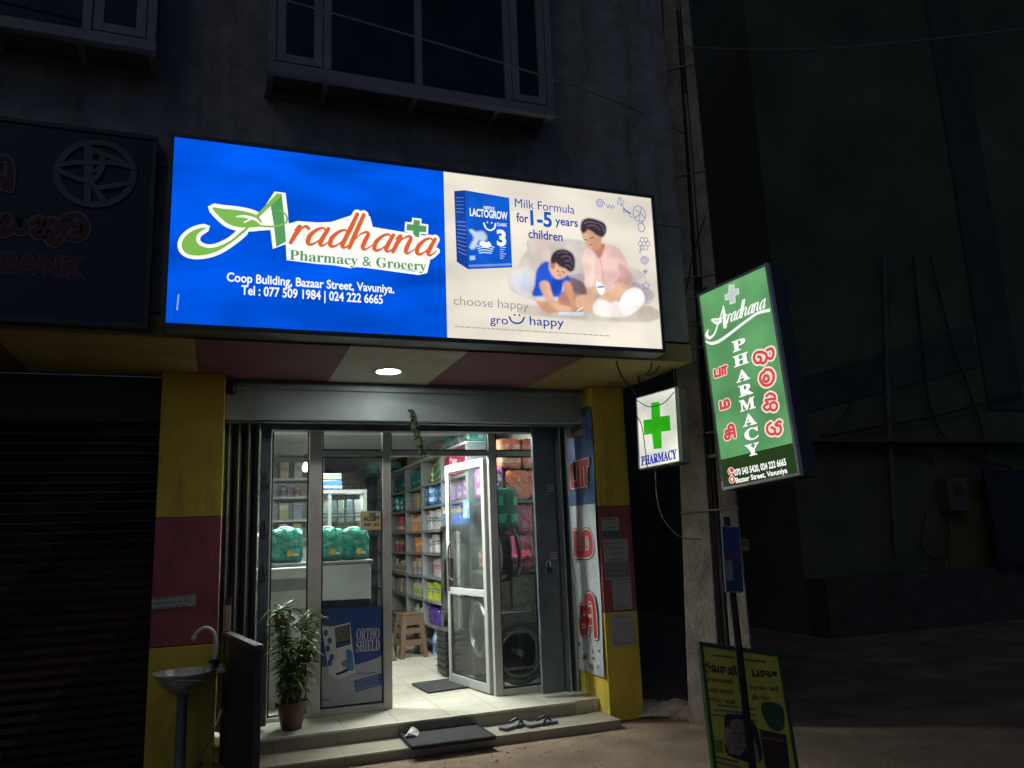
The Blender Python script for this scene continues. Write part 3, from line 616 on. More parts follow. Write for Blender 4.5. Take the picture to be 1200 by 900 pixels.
# woman kneeling beside him
A.poly(c4((500, 560), (555, 560), (545, 640), (530, 720), (500, 712), (505, 640)), SKL, 3)
A.poly(c4((540, 690), (590, 640), (660, 660), (720, 700), (745, 740), (700, 752), (610, 750), (550, 735)), T1('ad_trousers', (238, 230, 226), 1.1), 4)
A.poly(c4((705, 650), (740, 600), (790, 585), (830, 610), (838, 660), (810, 700), (750, 740), (700, 720)), T1('ad_trousers_light', (246, 240, 236), 1.15), 4)
A.poly(c4((520, 330), (560, 340), (620, 325), (680, 345), (720, 400), (748, 470), (765, 520), (750, 575), (690, 590), (640, 620), (570, 610), (555, 575), (492, 572), (490, 520), (470, 440), (478, 370)), T1('ad_blouse', (230, 192, 184), 1.05), 3)
A.poly(c4((478, 372), (520, 340), (540, 420), (530, 560), (494, 568), (490, 500), (472, 440)), T1('ad_blouse_light', (240, 210, 202), 1.1), 3)
A.poly(c4((690, 440), (748, 480), (765, 530), (735, 575), (690, 545), (660, 560), (700, 510)), T1('ad_blouse_fold', (216, 170, 164)), 3)
A.poly(c4((545, 340), (600, 320), (590, 365), (572, 400), (555, 375)), SKD, 3); A.line(c4((572, 400), (590, 470), (600, 560)), .005, T1('ad_seam', (196, 146, 142)), 4)
A.poly(c4((690, 560), (745, 572), (700, 620), (650, 665), (600, 650), (570, 640), (600, 620), (650, 600)), SKL, 3)
A.poly(c4((470, 245), (500, 225), (560, 250), (582, 270), (572, 330), (545, 358), (520, 345), (495, 315), (480, 285)), SK, 3)
A.poly(c4((472, 250), (486, 240), (500, 300), (530, 340), (512, 332), (488, 300)), SKL, 3)
A.poly(c4((462, 225), (470, 185), (505, 168), (555, 178), (600, 200), (608, 240), (590, 272), (560, 262), (530, 240), (500, 228), (480, 248), (468, 244)), HAIR, 4)
for a, b, c in (((480, 195), (515, 185), (550, 195)), ((500, 210), (540, 208), (575, 235)), ((560, 190), (590, 215), (598, 245))): A.line(c4(a, b, c), .010, HAIRL, 5)
A.line(c4((484, 292), (500, 296)), .006, HAIR, 0); A.line(c4((515, 285), (535, 280)), .006, HAIR, 0); A.line(c4((510, 325), (528, 322)), .007, _m['ad_lip'], 0); A.line(c4((502, 296), (500, 312)), .005, SKD, 0)
A.poly(c4((550, 545), (585, 555), (605, 590), (590, 625), (565, 615), (555, 585)), EW, 3); A.line(c4((563, 578), (595, 576)), .012, T1('ad_mark', (90, 150, 200)), 0)
A.poly(c4((330, 728), (480, 728), (470, 752), (320, 745)), T1('ad_paper', (206, 222, 236), 1.1)); A.line(c4((438, 722), (470, 700)), .008, EW, 0)
# pencil doodles
DO = T1('lit_doodle', (110, 128, 190))
def spiral(c, r, turns=2.2):
    cc = A.uv(*c); A.line_uv([(cc.x+r*(1-k/50*.85)*math.cos(k/50*turns*6.283), cc.y+r*(1-k/50*.85)*math.sin(k/50*turns*6.283)) for k in range(51)], .006, DO)
spiral(c4((575, 76))[0], .036); spiral(c4((842, 420))[0], .036)
A.line(c4((612, 80), (622, 104), (632, 84), (642, 106), (652, 88), (662, 100)), .006, DO, 5)
A.line(c4((678, 78), (690, 36), (720, 68), (705, 88)), .006, DO, 0, closed=True); A.line(c4((690, 36), (705, 88)), .005, DO, 0); A.line(c4((705, 88), (720, 108), (715, 125), (745, 130), (752, 150), (770, 158)), .005, DO, 5)
for k in range(3): A.line(c4((716+k*14, 108+k*12), (730+k*14, 118+k*8)), .012, DO, 0)
cc = A.uv(*c4((810, 138))[0]); A.line_uv([(cc.x+.052*math.cos(k*.2618), cc.y+.062*math.sin(k*.2618)) for k in range(24)], .006, DO, closed=True)
A.line(c4((785, 115), (815, 130), (845, 165)), .006, DO, 5); A.line(c4((780, 165), (812, 140), (825, 98)), .006, DO, 5); A.line(c4((815, 130), (812, 180)), .006, DO, 5)
A.line(c4((805, 200), (828, 198), (842, 215), (838, 240), (818, 246), (806, 225)), .006, DO, 5, closed=True); A.line(c4((826, 198), (832, 184)), .006, DO, 0)
for a in range(6):
    q = c4((838+22*math.cos(a*1.047), 318+26*math.sin(a*1.047)))[0]; cc = A.uv(*q); A.line_uv([(cc.x+.017*math.cos(k*.5236), cc.y+.02*math.sin(k*.5236)) for k in range(12)], .005, DO, closed=True)
A.line(c4((825, 340), (812, 375)), .006, DO, 0); A.line(c4((812, 360), (804, 352)), .006, DO, 0)
for a in range(3): A.line(c4((846-15*math.cos(a*1.047), 486-17*math.sin(a*1.047)), (846+15*math.cos(a*1.047), 486+17*math.sin(a*1.047))), .006, DO, 0)
A.line(c4(*[(850+(26 if k % 2 == 0 else 12)*math.cos(-1.57+k*.6283), 570+(30 if k % 2 == 0 else 14)*math.sin(-1.57+k*.6283)) for k in range(10)]), .007, DO, 0, closed=True)
A.build('advert_print', L)

# ================================================================== unlit bank sign on the left
BB = mat('bank_sign_blue', (.006, .014, .05), .5, noise=.1); BL_ = mat('bank_letter_edge', (.2, .15, .17), .6, noise=.1); BR = mat('bank_letter_red', (.10, .03, .04), .6)
BG = mat('bank_logo_grey', (.12, .135, .15), .6, noise=.1)
bs = thing('bank_sign', 'unlit dark blue bank sign with round emblem left of the glowing sign', 'sign', (-1.6, 4.9, 2.78))
m = MB(); m.box(-3.3, -.455, 4.86, 4.93, 2.79, 3.95, BB); m.build('panel', bs)
m = MB()
for q in ((-3.33, -.425, 3.951, 3.98), (-3.33, -.425, 2.76, 2.789), (-.454, -.425, 2.79, 3.95), (-3.33, -3.301, 2.79, 3.95)): m.box(q[0], q[1], 4.85, 4.94, q[2], q[3], mat('bank_sign_frame', (.05, .055, .07), .5, .3))
m.build('frame', bs, .003)
A = Art((0, 4.8585, 0), (1, 0, 0), (0, 0, 1), .0007); A.level = True; cb = lambda *p: [(a/3.335, 130+b/3.335) for a, b in p]
A.text('BANK', (1.5, 317.5), (94.5, 324.3), 21, BR, .05, outline=BL_, ow=.03)
def glyph(art, strokes, wcore, wout, mc, mo, f):
    for s_ in strokes: art.line(f(*s_), wout, mo, 6)
    for s_ in strokes: art.line(f(*s_), wcore, mc, 6)
glyph(A, [[(245, 430), (270, 412), (310, 412), (335, 445), (328, 482), (298, 498), (262, 492), (248, 470), (262, 448), (292, 442), (305, 460), (288, 474)],
          [(125, 440), (150, 422), (170, 440), (150, 460), (130, 472), (150, 490), (172, 478), (182, 442), (202, 427), (226, 442), (218, 472), (198, 482), (192, 506), (215, 518), (236, 500)],
          [(78, 436), (98, 444), (100, 464), (82, 474), (62, 466), (60, 446), (78, 436)], [(-20, 430), (8, 420), (28, 414), (22, 440), (6, 462), (2, 478), (26, 480), (44, 462)],
          [(-20, 196), (10, 186), (34, 198), (40, 240), (38, 305)], [(-14, 268), (14, 264), (17, 300)]], .028, .055, BR, BL_, cb)
E_ = lambda k: (373+150*math.cos(k), 247+122*math.sin(k))
A.line(cb(*[E_(k*.2618) for k in range(24)]), .035, BG, 2, closed=True)
A.line(cb((343, 135), (343, 360)), .035, BG, 0); A.line(cb((360, 150), (392, 165), (400, 200), (378, 232), (352, 240)), .02, BG, 5); A.line(cb((360, 155), (362, 290)), .012, BG, 0); A.line(cb((352, 270), (405, 355)), .03, BG, 0)
A.line(cb((226, 214), (290, 206), (370, 205), (450, 206), (520, 225)), .03, BG, 5); A.line(cb((226, 232), (290, 262), (345, 276), (378, 262), (402, 215), (400, 180)), .03, BG, 5); A.line(cb((378, 305), (440, 296), (505, 285)), .03, BG, 5); A.line(cb((375, 165), (420, 178), (480, 205)), .028, BG, 5)
A.build('emblem_and_lettering', bs)

# ================================================================== utility pole
PB = thing('utility_pole', 'tall tapering concrete utility pole with grooved side right of the shop', 'pole', (3.72, 5.45, 0))
def pole_section(z):
    t = max(0, min(1, z/7.5)); wtot = .60-.40*t; cx = 3.715+.018*z
    return cx, wtot
aN = RAD(-38)
m = MB(); rings = []; zs = [-.05, .6, 1.3, 2.0, 2.8, 3.6, 4.5, 5.5, 6.5, 7.5]
for z in zs:
    cx, wt = pole_section(z); d = .30-.14*z/7.5; a, b, gd = wt*.42, wt*.60, .07
    prof = [(0, 0), (a, 0), (a+.02, gd), (b-.02, gd), (b, 0), (wt*.86, 0), (wt*.86, d), (0, d)]
    T = Matrix.Translation((cx, 5.42, z))@Matrix.Rotation(aN, 4, 'Z')
    rings.append([T@Vector((px-wt/2, py, 0)) for px, py in prof])
nv = len(rings[0]); vs = [p for r in rings for p in r]
fs = [(i*nv+k, i*nv+(k+1) % nv, (i+1)*nv+(k+1) % nv, (i+1)*nv+k) for i in range(len(rings)-1) for k in range(nv)]
m.add(vs, fs, CONC); m.add(rings[-1], [tuple(range(nv))], CONC)
m.build('shaft', PB, .012)
for z in (2.98, 3.18, 3.42, 3.6, 4.55, 5.6, 2.25, 1.62):
    cx, wt = pole_section(z); d = .30-.14*z/7.5; T = Matrix.Translation((cx, 5.42, z))@Matrix.Rotation(aN, 4, 'Z')
    b_ = MB(); e_ = .006; P4 = [T@Vector((-wt/2-e_, -e_, 0)), T@Vector((wt*.36+e_, -e_, 0.02)), T@Vector((wt*.36+e_, d+e_, 0.02)), T@Vector((-wt/2-e_, d+e_, 0))]
    b_.tube(P4+[P4[0]], .008, mat('band_steel', (.5, .5, .48), .35, .7)); b_.build('band', PB)
cb_ = MB()
for k, (dx, rad) in enumerate(((-.02, .016), (.02, .012), (.045, .01))):
    cb_.tube(crom([(lambda cx, wt: Matrix.Translation((cx, 5.42, z))@Matrix.Rotation(aN, 4, 'Z')@Vector((wt*.02+dx, .02+.01*math.sin(z*3+k), 0)))(*pole_section(z)) for z in (.1, 1, 2, 3, 4, 5, 6.2)], 3), rad, CABLE)
cb_.build('service_cable', PB)
m = MB(); m.tube(crom([Vector(at(x, y, y=5.3)) for x, y in ((803, 110), (808, 170), (813, 240), (819, 325))], 4), .012, mat('conduit_grey', (.3, .3, .29), .5)); single(m, 'conduit_pipe', 'thin grey conduit running up just left of the utility pole', 'pipe')
def wire(pts, r, label, m_=CABLE, grp=None): return cable('wire', pts, r, label, grp, m_)
wire([(-3.5, 4.2, 5.1), (-1, 4.25, 4.78), (1.2, 4.35, 4.62), (2.6, 4.7, 4.68), (3.72, 5.35, 4.9)], .006, 'thin sagging wire crossing in front of the upper bay window to the pole', CABLEG)
wire([(3.75, 5.35, 5.75), (5.5, 5.2, 6.0), (9, 5, 6.9)], .008, 'thin overhead wire leaving the pole top to the right', CABLEG)
wire([at(826, 255, y=5.3), at(812, 300, y=5.25), at(803, 345, y=5.2), at(790, 380, y=5.15), at(772, 430, y=5.1), at(760, 440, y=5.1)], .006, 'thin black wire drooping from the pole to the soffit corner')
wire([at(768, 548, y=5.4), at(771, 590, y=5.4), at(782, 615, y=5.4), at(800, 630, y=5.4), at(822, 632, y=5.35)], .005, 'thin pale wire hanging below the small lit pharmacy sign to the pole', CABLEG)
wire([at(722, 422, y=5.0), at(728, 440, y=5.05), at(745, 462, y=5.12)], .006, 'short black wire from the yellow soffit down to the small lit sign')
wire([at(765, 420, y=4.98), at(762, 432, y=5.0), at(757, 440, y=5.02)], .005, 'very short black wire loop under the soffit right end')
wire([at(832, 560, y=5.2), at(822, 470, y=5.2), at(817, 400, y=5.2), at(821, 340, y=5.25)], .007, 'black cable looping up the pole beside the tall green sign')

# ================================================================== tall green lightbox sign on the pole
EG = emit('lit_green', srgb((98, 160, 104)), 1.0, True, .3, (2.2, 2.2, 2.2)); EGB = emit('lit_olive_band', srgb((42, 66, 34)), .9); ERD = emit('lit_red', srgb((214, 74, 74)), 1.); EPK = emit('lit_pink_white', srgb((246, 226, 214)), 1.)
SGF = mat('sign_frame_grey', (.6, .63, .66), .45, .3, noise=.1); SGB = mat('sign_box_dark', (.06, .065, .07), .5, .2, noise=.2)
def lightbox(root, center, w, h, pose, depth, rim, face, frame, side):
    T, U, V = frame_of(center, w, h, *pose)
    m = MB(); m.box(-w/2+rim, w/2-rim, .0, .012, -h/2+rim, h/2-rim, face, T); m.build('lit_face', root)
    m = MB()
    for q in ((-w/2, w/2, h/2-rim, h/2), (-w/2, w/2, -h/2, -h/2+rim), (-w/2, -w/2+rim, -h/2+rim, h/2-rim), (w/2-rim, w/2, -h/2+rim, h/2-rim)): m.box(q[0], q[1], -.012, .03, q[2], q[3], frame, T)
    m.build('frame', root, .003)
    m = MB(); m.box(-w/2+.002, w/2-.002, .031, depth, -h/2+.002, h/2-.002, side, T); m.build('housing', root, .004)
    O = T@Vector((0, -.0008, 0)); return T, O, U, V
GC, GW, GH = Vector((3.714, 4.819, 2.605)), .691, 1.62
gs = thing('vertical_sign', 'tall green lit pharmacy sign with vertical lettering on the utility pole', 'sign', (GC.x, GC.y, GC.z-.8))
T, O, U, V = lightbox(gs, GC, GW, GH, (-74.5, -2.5, -5.0), .2, .022, EG, SGF, SGB)
A = Art(O, U, V); A.level = True; d4 = lambda *p: [(810+a/6.92, 320+b/6.92) for a, b in p]; d5 = lambda *p: [(830+a/5.627, 420+b/5.625) for a, b in p]
A.poly_uv([(-GW/2+.022, -GH/2+.022), (GW/2-.022, -GH/2+.022), (GW/2-.022, -GH/2+.235), (-GW/2+.022, -GH/2+.235)], EGB)
cp = [(308, 100), (345, 98), (348, 138), (382, 128), (385, 165), (352, 180), (356, 238), (316, 250), (314, 205), (280, 218), (275, 180), (308, 165)]
A.line(d4(*cp), .012, EW, 0, closed=True); A.poly(d4(*cp), emit('lit_silver', srgb((198, 206, 204))))
A.line(d4((262, 268), (245, 330), (215, 420), (190, 490), (152, 525), (126, 502), (138, 462)), [.008, .012, .014, .016, .026, .03, .012], EW, 6)
A.line(d4((260, 268), (268, 340), (275, 432)), [.012, .032, .036], EW, 5); A.line(d4((228, 378), (290, 340)), .012, EW, 0)
A.poly(d4((160, 378), (200, 366), (236, 372), (250, 395), (215, 418), (185, 406)), EW, 3); A.line(d4((190, 390), (225, 388)), .007, EG, 0)
script(A, 'radhana', d4((288, 408))[0], d4((596, 282))[0], 9.5, EW, k=1.15)
A.line(d4((106, 546), (160, 570), (220, 555), (290, 510), (380, 440), (460, 380), (540, 325), (640, 300)), [.006, .024, .028, .026, .024, .022, .022, .026], EW, 5, caps=False)
lt = list('PHARMACY'); pos = [d4((388, 582))[0], d4((404, 702))[0], d5((228, 112))[0], d5((247, 207))[0], d5((258, 302))[0], d5((272, 404))[0], d5((286, 498))[0], d5((293, 600))[0]]
for ch, p in zip(lt, pos):
    c = A.uv(*p); wd = .135 if ch in 'HM' else .12
    A.text_fit(BS(ch), (c.x-wd/2+.007, c.y-.042-.004), (1, 0), wd, .083, emit('lit_shadow_green', srgb((60, 104, 70))), .025)
    A.text_fit(BS(ch), (c.x-wd/2, c.y-.042), (1, 0), wd, .083, EW, .025)
def tam(s, px, py, wd, h):
    c = A.uv(px, py); o = (c.x-wd/2, c.y-h/2)
    thick(A, s, o, wd, h, EPK, .013, .02); thick(A, s, o, wd, h, ERD, .005, .02)
tam('பா', 844.8, 434.5, .125, .075); tam('ம', *d5((110, 297))[0], .09, .075); tam('சி', *d5((142, 492))[0], .10, .085)
q4 = lambda *p: d4(*p)
glyph(A, [[(572, 640), (528, 648), (511, 690), (530, 726), (560, 722), (568, 690), (546, 678)], [(560, 722), (592, 730), (612, 700), (610, 660), (580, 642)], [(618, 625), (655, 614), (670, 650), (655, 692), (625, 690)]], .022, .05, ERD, EPK, d4)
glyph(A, [[(372, 88), (350, 108), (346, 145), (370, 176), (405, 174), (430, 145), (432, 105), (410, 76), (378, 76)], [(374, 122), (366, 145), (385, 155), (400, 140), (395, 116), (374, 114)]], .022, .05, ERD, EPK, d5)
glyph(A, [[(385, 250), (408, 232), (438, 244), (442, 266)], [(380, 276), (420, 268), (444, 270)], [(382, 282), (396, 300), (376, 310), (369, 325), (390, 341), (412, 325), (412, 302), (435, 290), (455, 306), (449, 336), (426, 342), (411, 328)]], .02, .046, ERD, EPK, d5)
glyph(A, [[(415, 425), (394, 445), (393, 480), (415, 500), (440, 494), (440, 466), (420, 456)], [(440, 494), (465, 500), (482, 475), (475, 446), (446, 440), (468, 416), (482, 421)]], .02, .046, ERD, EPK, d5)
A.text('070 543 5420, 024 222 6665', (861.5, 556.2), (922.2, 546.4), 7.2, EW, .035)
A.text('Bazaar Street, Vavuniya', (863, 564.6), (923.5, 555.4), 5.8, EW, .03)
for q, k in (((152, 744), 0), ((160, 798), 1)):
    c = A.uv(*d5(q)[0]); A.disc_uv(c, .031, EPK, ry=.031); A.disc_uv(c, .026, ERD)
    if k == 0: A.line_uv([(c.x-.010, c.y+.013), (c.x-.012, c.y), (c.x-.002, c.y-.010), (c.x+.012, c.y-.013)], .007, EW)
    else: A.disc_uv((c.x, c.y+.004), .011, EW); A.poly_uv([(c.x-.009, c.y-.001), (c.x, c.y-.018), (c.x+.009, c.y-.001)], EW)
A.build('lettering', gs)
m = MB(); br_ = T@Vector((-GW/2+.05, .12, GH/2)); m.tube([br_, br_+Vector((0, .06, .08)), br_+Vector((0, .3, .08))], .018, mat('bracket_steel', (.3, .28, .25), .5, .5)); m.build('bracket', gs); m = MB(); b2 = T@Vector((-GW/2+.05, .12, -GH/2+.3)); m.tube([b2, b2+Vector((0, .35, 0))], .018, _m['bracket_steel']); m.build('bracket', gs)

# ================================================================== small square pharmacy sign hung under the soffit corner
SC_, SWd, SHt = Vector((3.195, 5.276, 2.27)), .407, .595
ps = thing('pharmacy_sign', 'small white lit sign with green cross hanging beside the right pillar', 'sign', (SC_.x, SC_.y, SC_.z-.3))
EWH = emit('lit_warm_white', srgb((226, 228, 214)), 1.05, True, .28, (3, 3, 3)); ECG = emit('lit_cross_green', srgb((50, 176, 26)), 1., uneven=.2, axis_scale=(4, 4, 4)); EBP = emit('lit_purple_blue', srgb((36, 44, 170)), 1.)
T, O, U, V = lightbox(ps, SC_, SWd, SHt, (-70.3, -6.4, -3.6), .12, .008, EWH, mat('sign_edge_grey', (.45, .45, .42), .5), SGB)
A = Art(O, U, V); A.level = True; e6 = lambda *p: [(735+a/7.493, 440+b/7.5) for a, b in p]
A.poly(e6((210, 240), (284, 232), (290, 360), (374, 350), (382, 484), (300, 494), (304, 640), (232, 648), (218, 514), (148, 524), (142, 392), (214, 384)), ECG)
A.text(BS('PHARMACY'), e6((125, 780))[0], e6((436, 738))[0], 10, EBP, .03)
A.build('cross_and_lettering', ps)
m = MB(); a_ = T@Vector((-SWd/2+.03, .03, SHt/2)); b_ = T@Vector((SWd/2-.03, .03, SHt/2)); m.tube([a_, (a_.x-.02, a_.y, ZSOF)], .006, CABLE); m.build('hanger', ps); m = MB(); m.tube([b_, (b_.x-.03, b_.y-.02, ZSOF)], .006, CABLE); m.build('hanger', ps)
m = MB(); P_ = lambda a, b, c: T@Vector((a*SWd, c, b*SHt))
m.tube(crom([P_(-.46, .46, -.02), P_(-.2, .33, -.02), P_(.0, .30, -.02), P_(.25, .32, -.02), P_(.48, .42, -.02)], 5), .0035, CABLE); m.build('loose_wire', ps); m = MB(); m.tube(crom([P_(-.5, .25, -.02), P_(-.36, .1, -.02), P_(-.3, -.2, -.02), P_(-.26, -.5, -.02)], 5), .0035, CABLE); m.build('loose_wire', ps)

# ================================================================== recessed downlight in the soffit
dl = thing('downlight', 'round bright white downlight recessed in the cream soffit panel', 'light', (1.147, 5.642, 2.722))
m = MB(); m.lathe([(.085, 2.726), (.105, 2.722), (.108, 2.7285), (.085, 2.7285)], WHITEP, (1.147, 5.642, 0), 32); m.build('rim', dl)
LAMP = emit('downlight_diffuser', (1, .96, .86), 270, True)
m = MB(); m.lathe([(0, 2.7245), (.085, 2.7245)], LAMP, (1.147, 5.642, 0), 32); m.build('diffuser', dl)
sc = thing('security_camera', 'small dark dome camera at the left end of the header band', 'camera', (.05, 6.08, 2.6))
m = MB(); m.tube([(.05, 6.128, 2.66), (.05, 6.06, 2.66)], .02, BLACKP); m.build('bracket', sc)
m = MB(); m.lathe([(0, 2.59), (.03, 2.6), (.042, 2.63), (.042, 2.68), (.03, 2.70)], BLACKP, (.05, 6.05, 0), 16); m.build('dome', sc)

# ================================================================== interior lights
IL = emit('added_tube_glow', (.94, 1, .965), 360, True); IL2 = emit('shop_panel_light', (.94, 1, .965), 150, True)
for k, (x, lab) in enumerate(((.75, 'left white ceiling panel light just inside the shop glass'), (1.95, 'right white ceiling panel light just inside the shop door'))):
    t = thing('ceiling_light', lab, 'light', (x, 7.25, 2.57), 'ceiling lights inside the shop')
    m = MB(); m.box(x-.26, x+.26, 7.02, 7.48, 2.575, 2.599, WHITEP); m.build('frame', t)
    m = MB(); m.box(x-.24, x+.24, 7.04, 7.46, 2.570, 2.5745, IL2); m.build('diffuser', t)
for k, (x, y, lab) in enumerate(((.9, 8.5, 'nearest left tube light added out of view above the counter'), (1.9, 8.5, 'tube light added out of view above the wall shelves'), (.8, 9.9, 'rear left tube light added out of view before the back cabinet'), (1.9, 9.9, 'rear tube light added out of view before the far wall shelves'))):  # unseen tubes, added to brighten the back of the shop
    t = thing('tube_light', lab, 'light', (x, y, 2.78), 'added tube lights inside the shop')
    m = MB(); m.box(x-.45, x+.45, y-.04, y+.04, 2.83, 2.899, WHITEP); m.build('housing', t)
    m = MB(); m.tube([(x-.44, y, 2.80), (x+.44, y, 2.80)], .028, IL); m.build('tube', t)
m = MB(); m.box(-.1, 2.97, 8.3, 8.34, 2.66, 2.9, INW); m.build('ceiling_drop', B)
bp_ = at(358, 548, y=10.5); bl = thing('light_bulb', 'small glowing hanging bulb seen through the left shop pane', 'bulb', (bp_.x, bp_.y, bp_.z))
m = MB(); m.tube([(bp_.x, bp_.y, bp_.z+.06), (bp_.x, bp_.y, 2.88)], .006, CABLE); m.build('cord', bl)
m = MB(); m.lathe([(0, -.06), (.035, -.045), (.045, 0), (.025, .045), (.018, .07)], emit('bulb_glow', (1, .95, .8), 4, False), bp_, 14); m.build('bulb', bl)

# ================================================================== products
_pc = {}
def pmat(c, gl=.35): return mat('print_%d_%d_%d' % tuple(c), tuple(x*.82 for x in srgb(c)), gl, noise=.18, scale=18, stain=((.04, .05, .08) if sum(c) > 420 else (.6, .6, .58)), stain_amt=.75, stain_scale=22, streak=(1, 1, 2.2))
def wrap(c): return mat('wrap_%d_%d_%d' % tuple(c), tuple(x*.8 for x in srgb(c)), .22, noise=.4, scale=26, bump=.7, bscale=30, spec=.8, coat=.3)
def carton_mb(w_, d_, h_, c, c2, rs):
    m = MB(); m.rbox(-w_/2, w_/2, -d_/2, d_/2, 0, h_, pmat(c), min(.006, w_*.08), seg=1)
    e = .0012; st = rs.choice((.2, .45, .62))
    m.box(-w_/2-e, w_/2+e, -d_/2-e, d_/2+e, h_*st, h_*(st+.22), pmat(c2)); 
    m.box(-w_/2-e*2, w_/2+e*2, -d_/2-e*2, d_/2+e*2, h_*(st+.07), h_*(st+.12), pmat((225, 225, 215)))
    return m
def pack_mb(w_, d_, h_, c, c2, rs):
    """plastic wrapped soft pack: boxy with rounded edges, wrinkled film and columns of pads pressing through"""
    b = bmesh.new(); bmesh.ops.create_cube(b, size=1); bmesh.ops.subdivide_edges(b, edges=b.edges[:], cuts=9, use_grid_fill=True)
    ph = [rs.uniform(0, 6) for _ in range(8)]; nx = max(2, round(w_/.07)); ny = max(2, round(d_/.07))
    for v in b.verts:
        p = v.co*2; nn = (abs(p.x)**14+abs(p.y)**14+abs(p.z)**14)**(1/14); q = p*(max(abs(p.x), abs(p.y), abs(p.z))/nn)
        k = 1+.018*math.sin(p.z*9+ph[0]+p.x*4)+.014*math.sin(p.x*11+p.z*6+ph[1])+.012*math.sin(p.y*13+p.z*8+ph[2])+.02*abs(math.cos(p.x*nx*1.57))*(abs(p.z) < .8)+.02*abs(math.cos(p.y*ny*1.57))*(abs(p.z) < .8)
        if p.z > .7: k -= .05*(p.z-.7)/.3
        v.co = Vector((q.x*w_/2*k, q.y*d_/2*k, (q.z+1)*h_/2+.01*math.sin(p.x*8+ph[3])*math.cos(p.y*7+ph[4])*(1 if p.z > .5 else 0)))
    lo = min(v.co.z for v in b.verts)
    for v in b.verts: v.co.z -= lo
    m = MB(); m.bm(b, wrap(c), smooth=True)
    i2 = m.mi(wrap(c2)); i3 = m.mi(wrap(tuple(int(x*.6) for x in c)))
    for k, f in enumerate(m.f):
        cc = sum((m.v[i] for i in f), Vector())/len(f); t = cc.z/h_
        a = math.sin(cc.x/w_*11+ph[5])+math.sin(cc.y/d_*9+ph[6])
        if .22 < t < .40 and a > -.5: m.m[k] = i2
        elif .55 < t < .82 and a > .3: m.m[k] = i2
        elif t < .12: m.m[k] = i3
    return m
def bottle_mb(w_, d_, h_, c, c2, rs):
    r = w_/2; m = MB(); m.lathe([(r*.9, 0), (r, h_*.05), (r, h_*.6), (r*.85, h_*.72), (r*.35, h_*.82), (r*.35, h_*.88)], pmat(c, .2), n=14)
    m.lathe([(r*1.01, h_*.15), (r*1.02, h_*.16), (r*1.02, h_*.5), (r*1.01, h_*.51)], pmat(c2), n=14); m.lathe([(r*.4, h_*.88), (r*.4, h_), (0, h_)], pmat((230, 230, 230)), n=12); return m
MK = {'carton': carton_mb, 'pack': pack_mb, 'bottle': bottle_mb}
CAT = {'carton': 'box', 'pack': 'pack', 'bottle': 'bottle'}
NAME = {'carton': 'carton', 'pack': 'wrapped_pack', 'bottle': 'bottle'}
def product(kind, size, c, c2, loc, rz, label, group=None, key=None):
    key = key or (kind, tuple(size), tuple(c), tuple(c2)); rs = random.Random(str(key))
    if key in _pc:
        o = _pc[key].copy(); COL.objects.link(o)
    else:
        o = MK[kind](*size, c, c2, rs).build(NAME[kind]); _pc[key] = o
    o.location = loc; o.rotation_euler = (0, 0, rz)
    return tag(o, label, CAT[kind], group)

# ================================================================== wall shelving along the right side
SX = 2.38; ROWS = [.30, .48, .765, 1.04, 1.32, 1.59, 1.88, 2.15]; TOPZ = 2.44
COLS = [7.75, 8.75, 9.70, 10.62, 11.72, 12.7, 13.55]
wsf = thing('wall_shelving', 'long grey pigeonhole shelving unit full of products along the shop wall', 'shelf', (2.6, 10.8, ZF))
for k, y in enumerate(COLS):
    zb = ZF if k else 1.86
    m = MB(); m.box(SX, 2.9, y-.022, y+.022, zb, TOPZ, GREYSH); m.build('upright', wsf)
for z in ROWS:
    y0 = COLS[0] if z > 1.8 else COLS[1]
    m = MB(); m.box(SX+.003, 2.9, y0+.023, COLS[-1]-.023, z-.028, z, GREYSH); m.build('shelf_board', wsf)
m = MB(); m.box(SX-.02, 2.9, COLS[0]-.03, COLS[-1], TOPZ+.001, TOPZ+.03, ALUW); m.build('top_board', wsf)
m = MB(); m.box(2.905, 2.93, COLS[1], COLS[-1], ZF, TOPZ, mat('shelf_back', (.12, .13, .13), .7)); m.build('back_panel', wsf)
TEALC, TEALD = (30, 150, 150), (200, 235, 230)
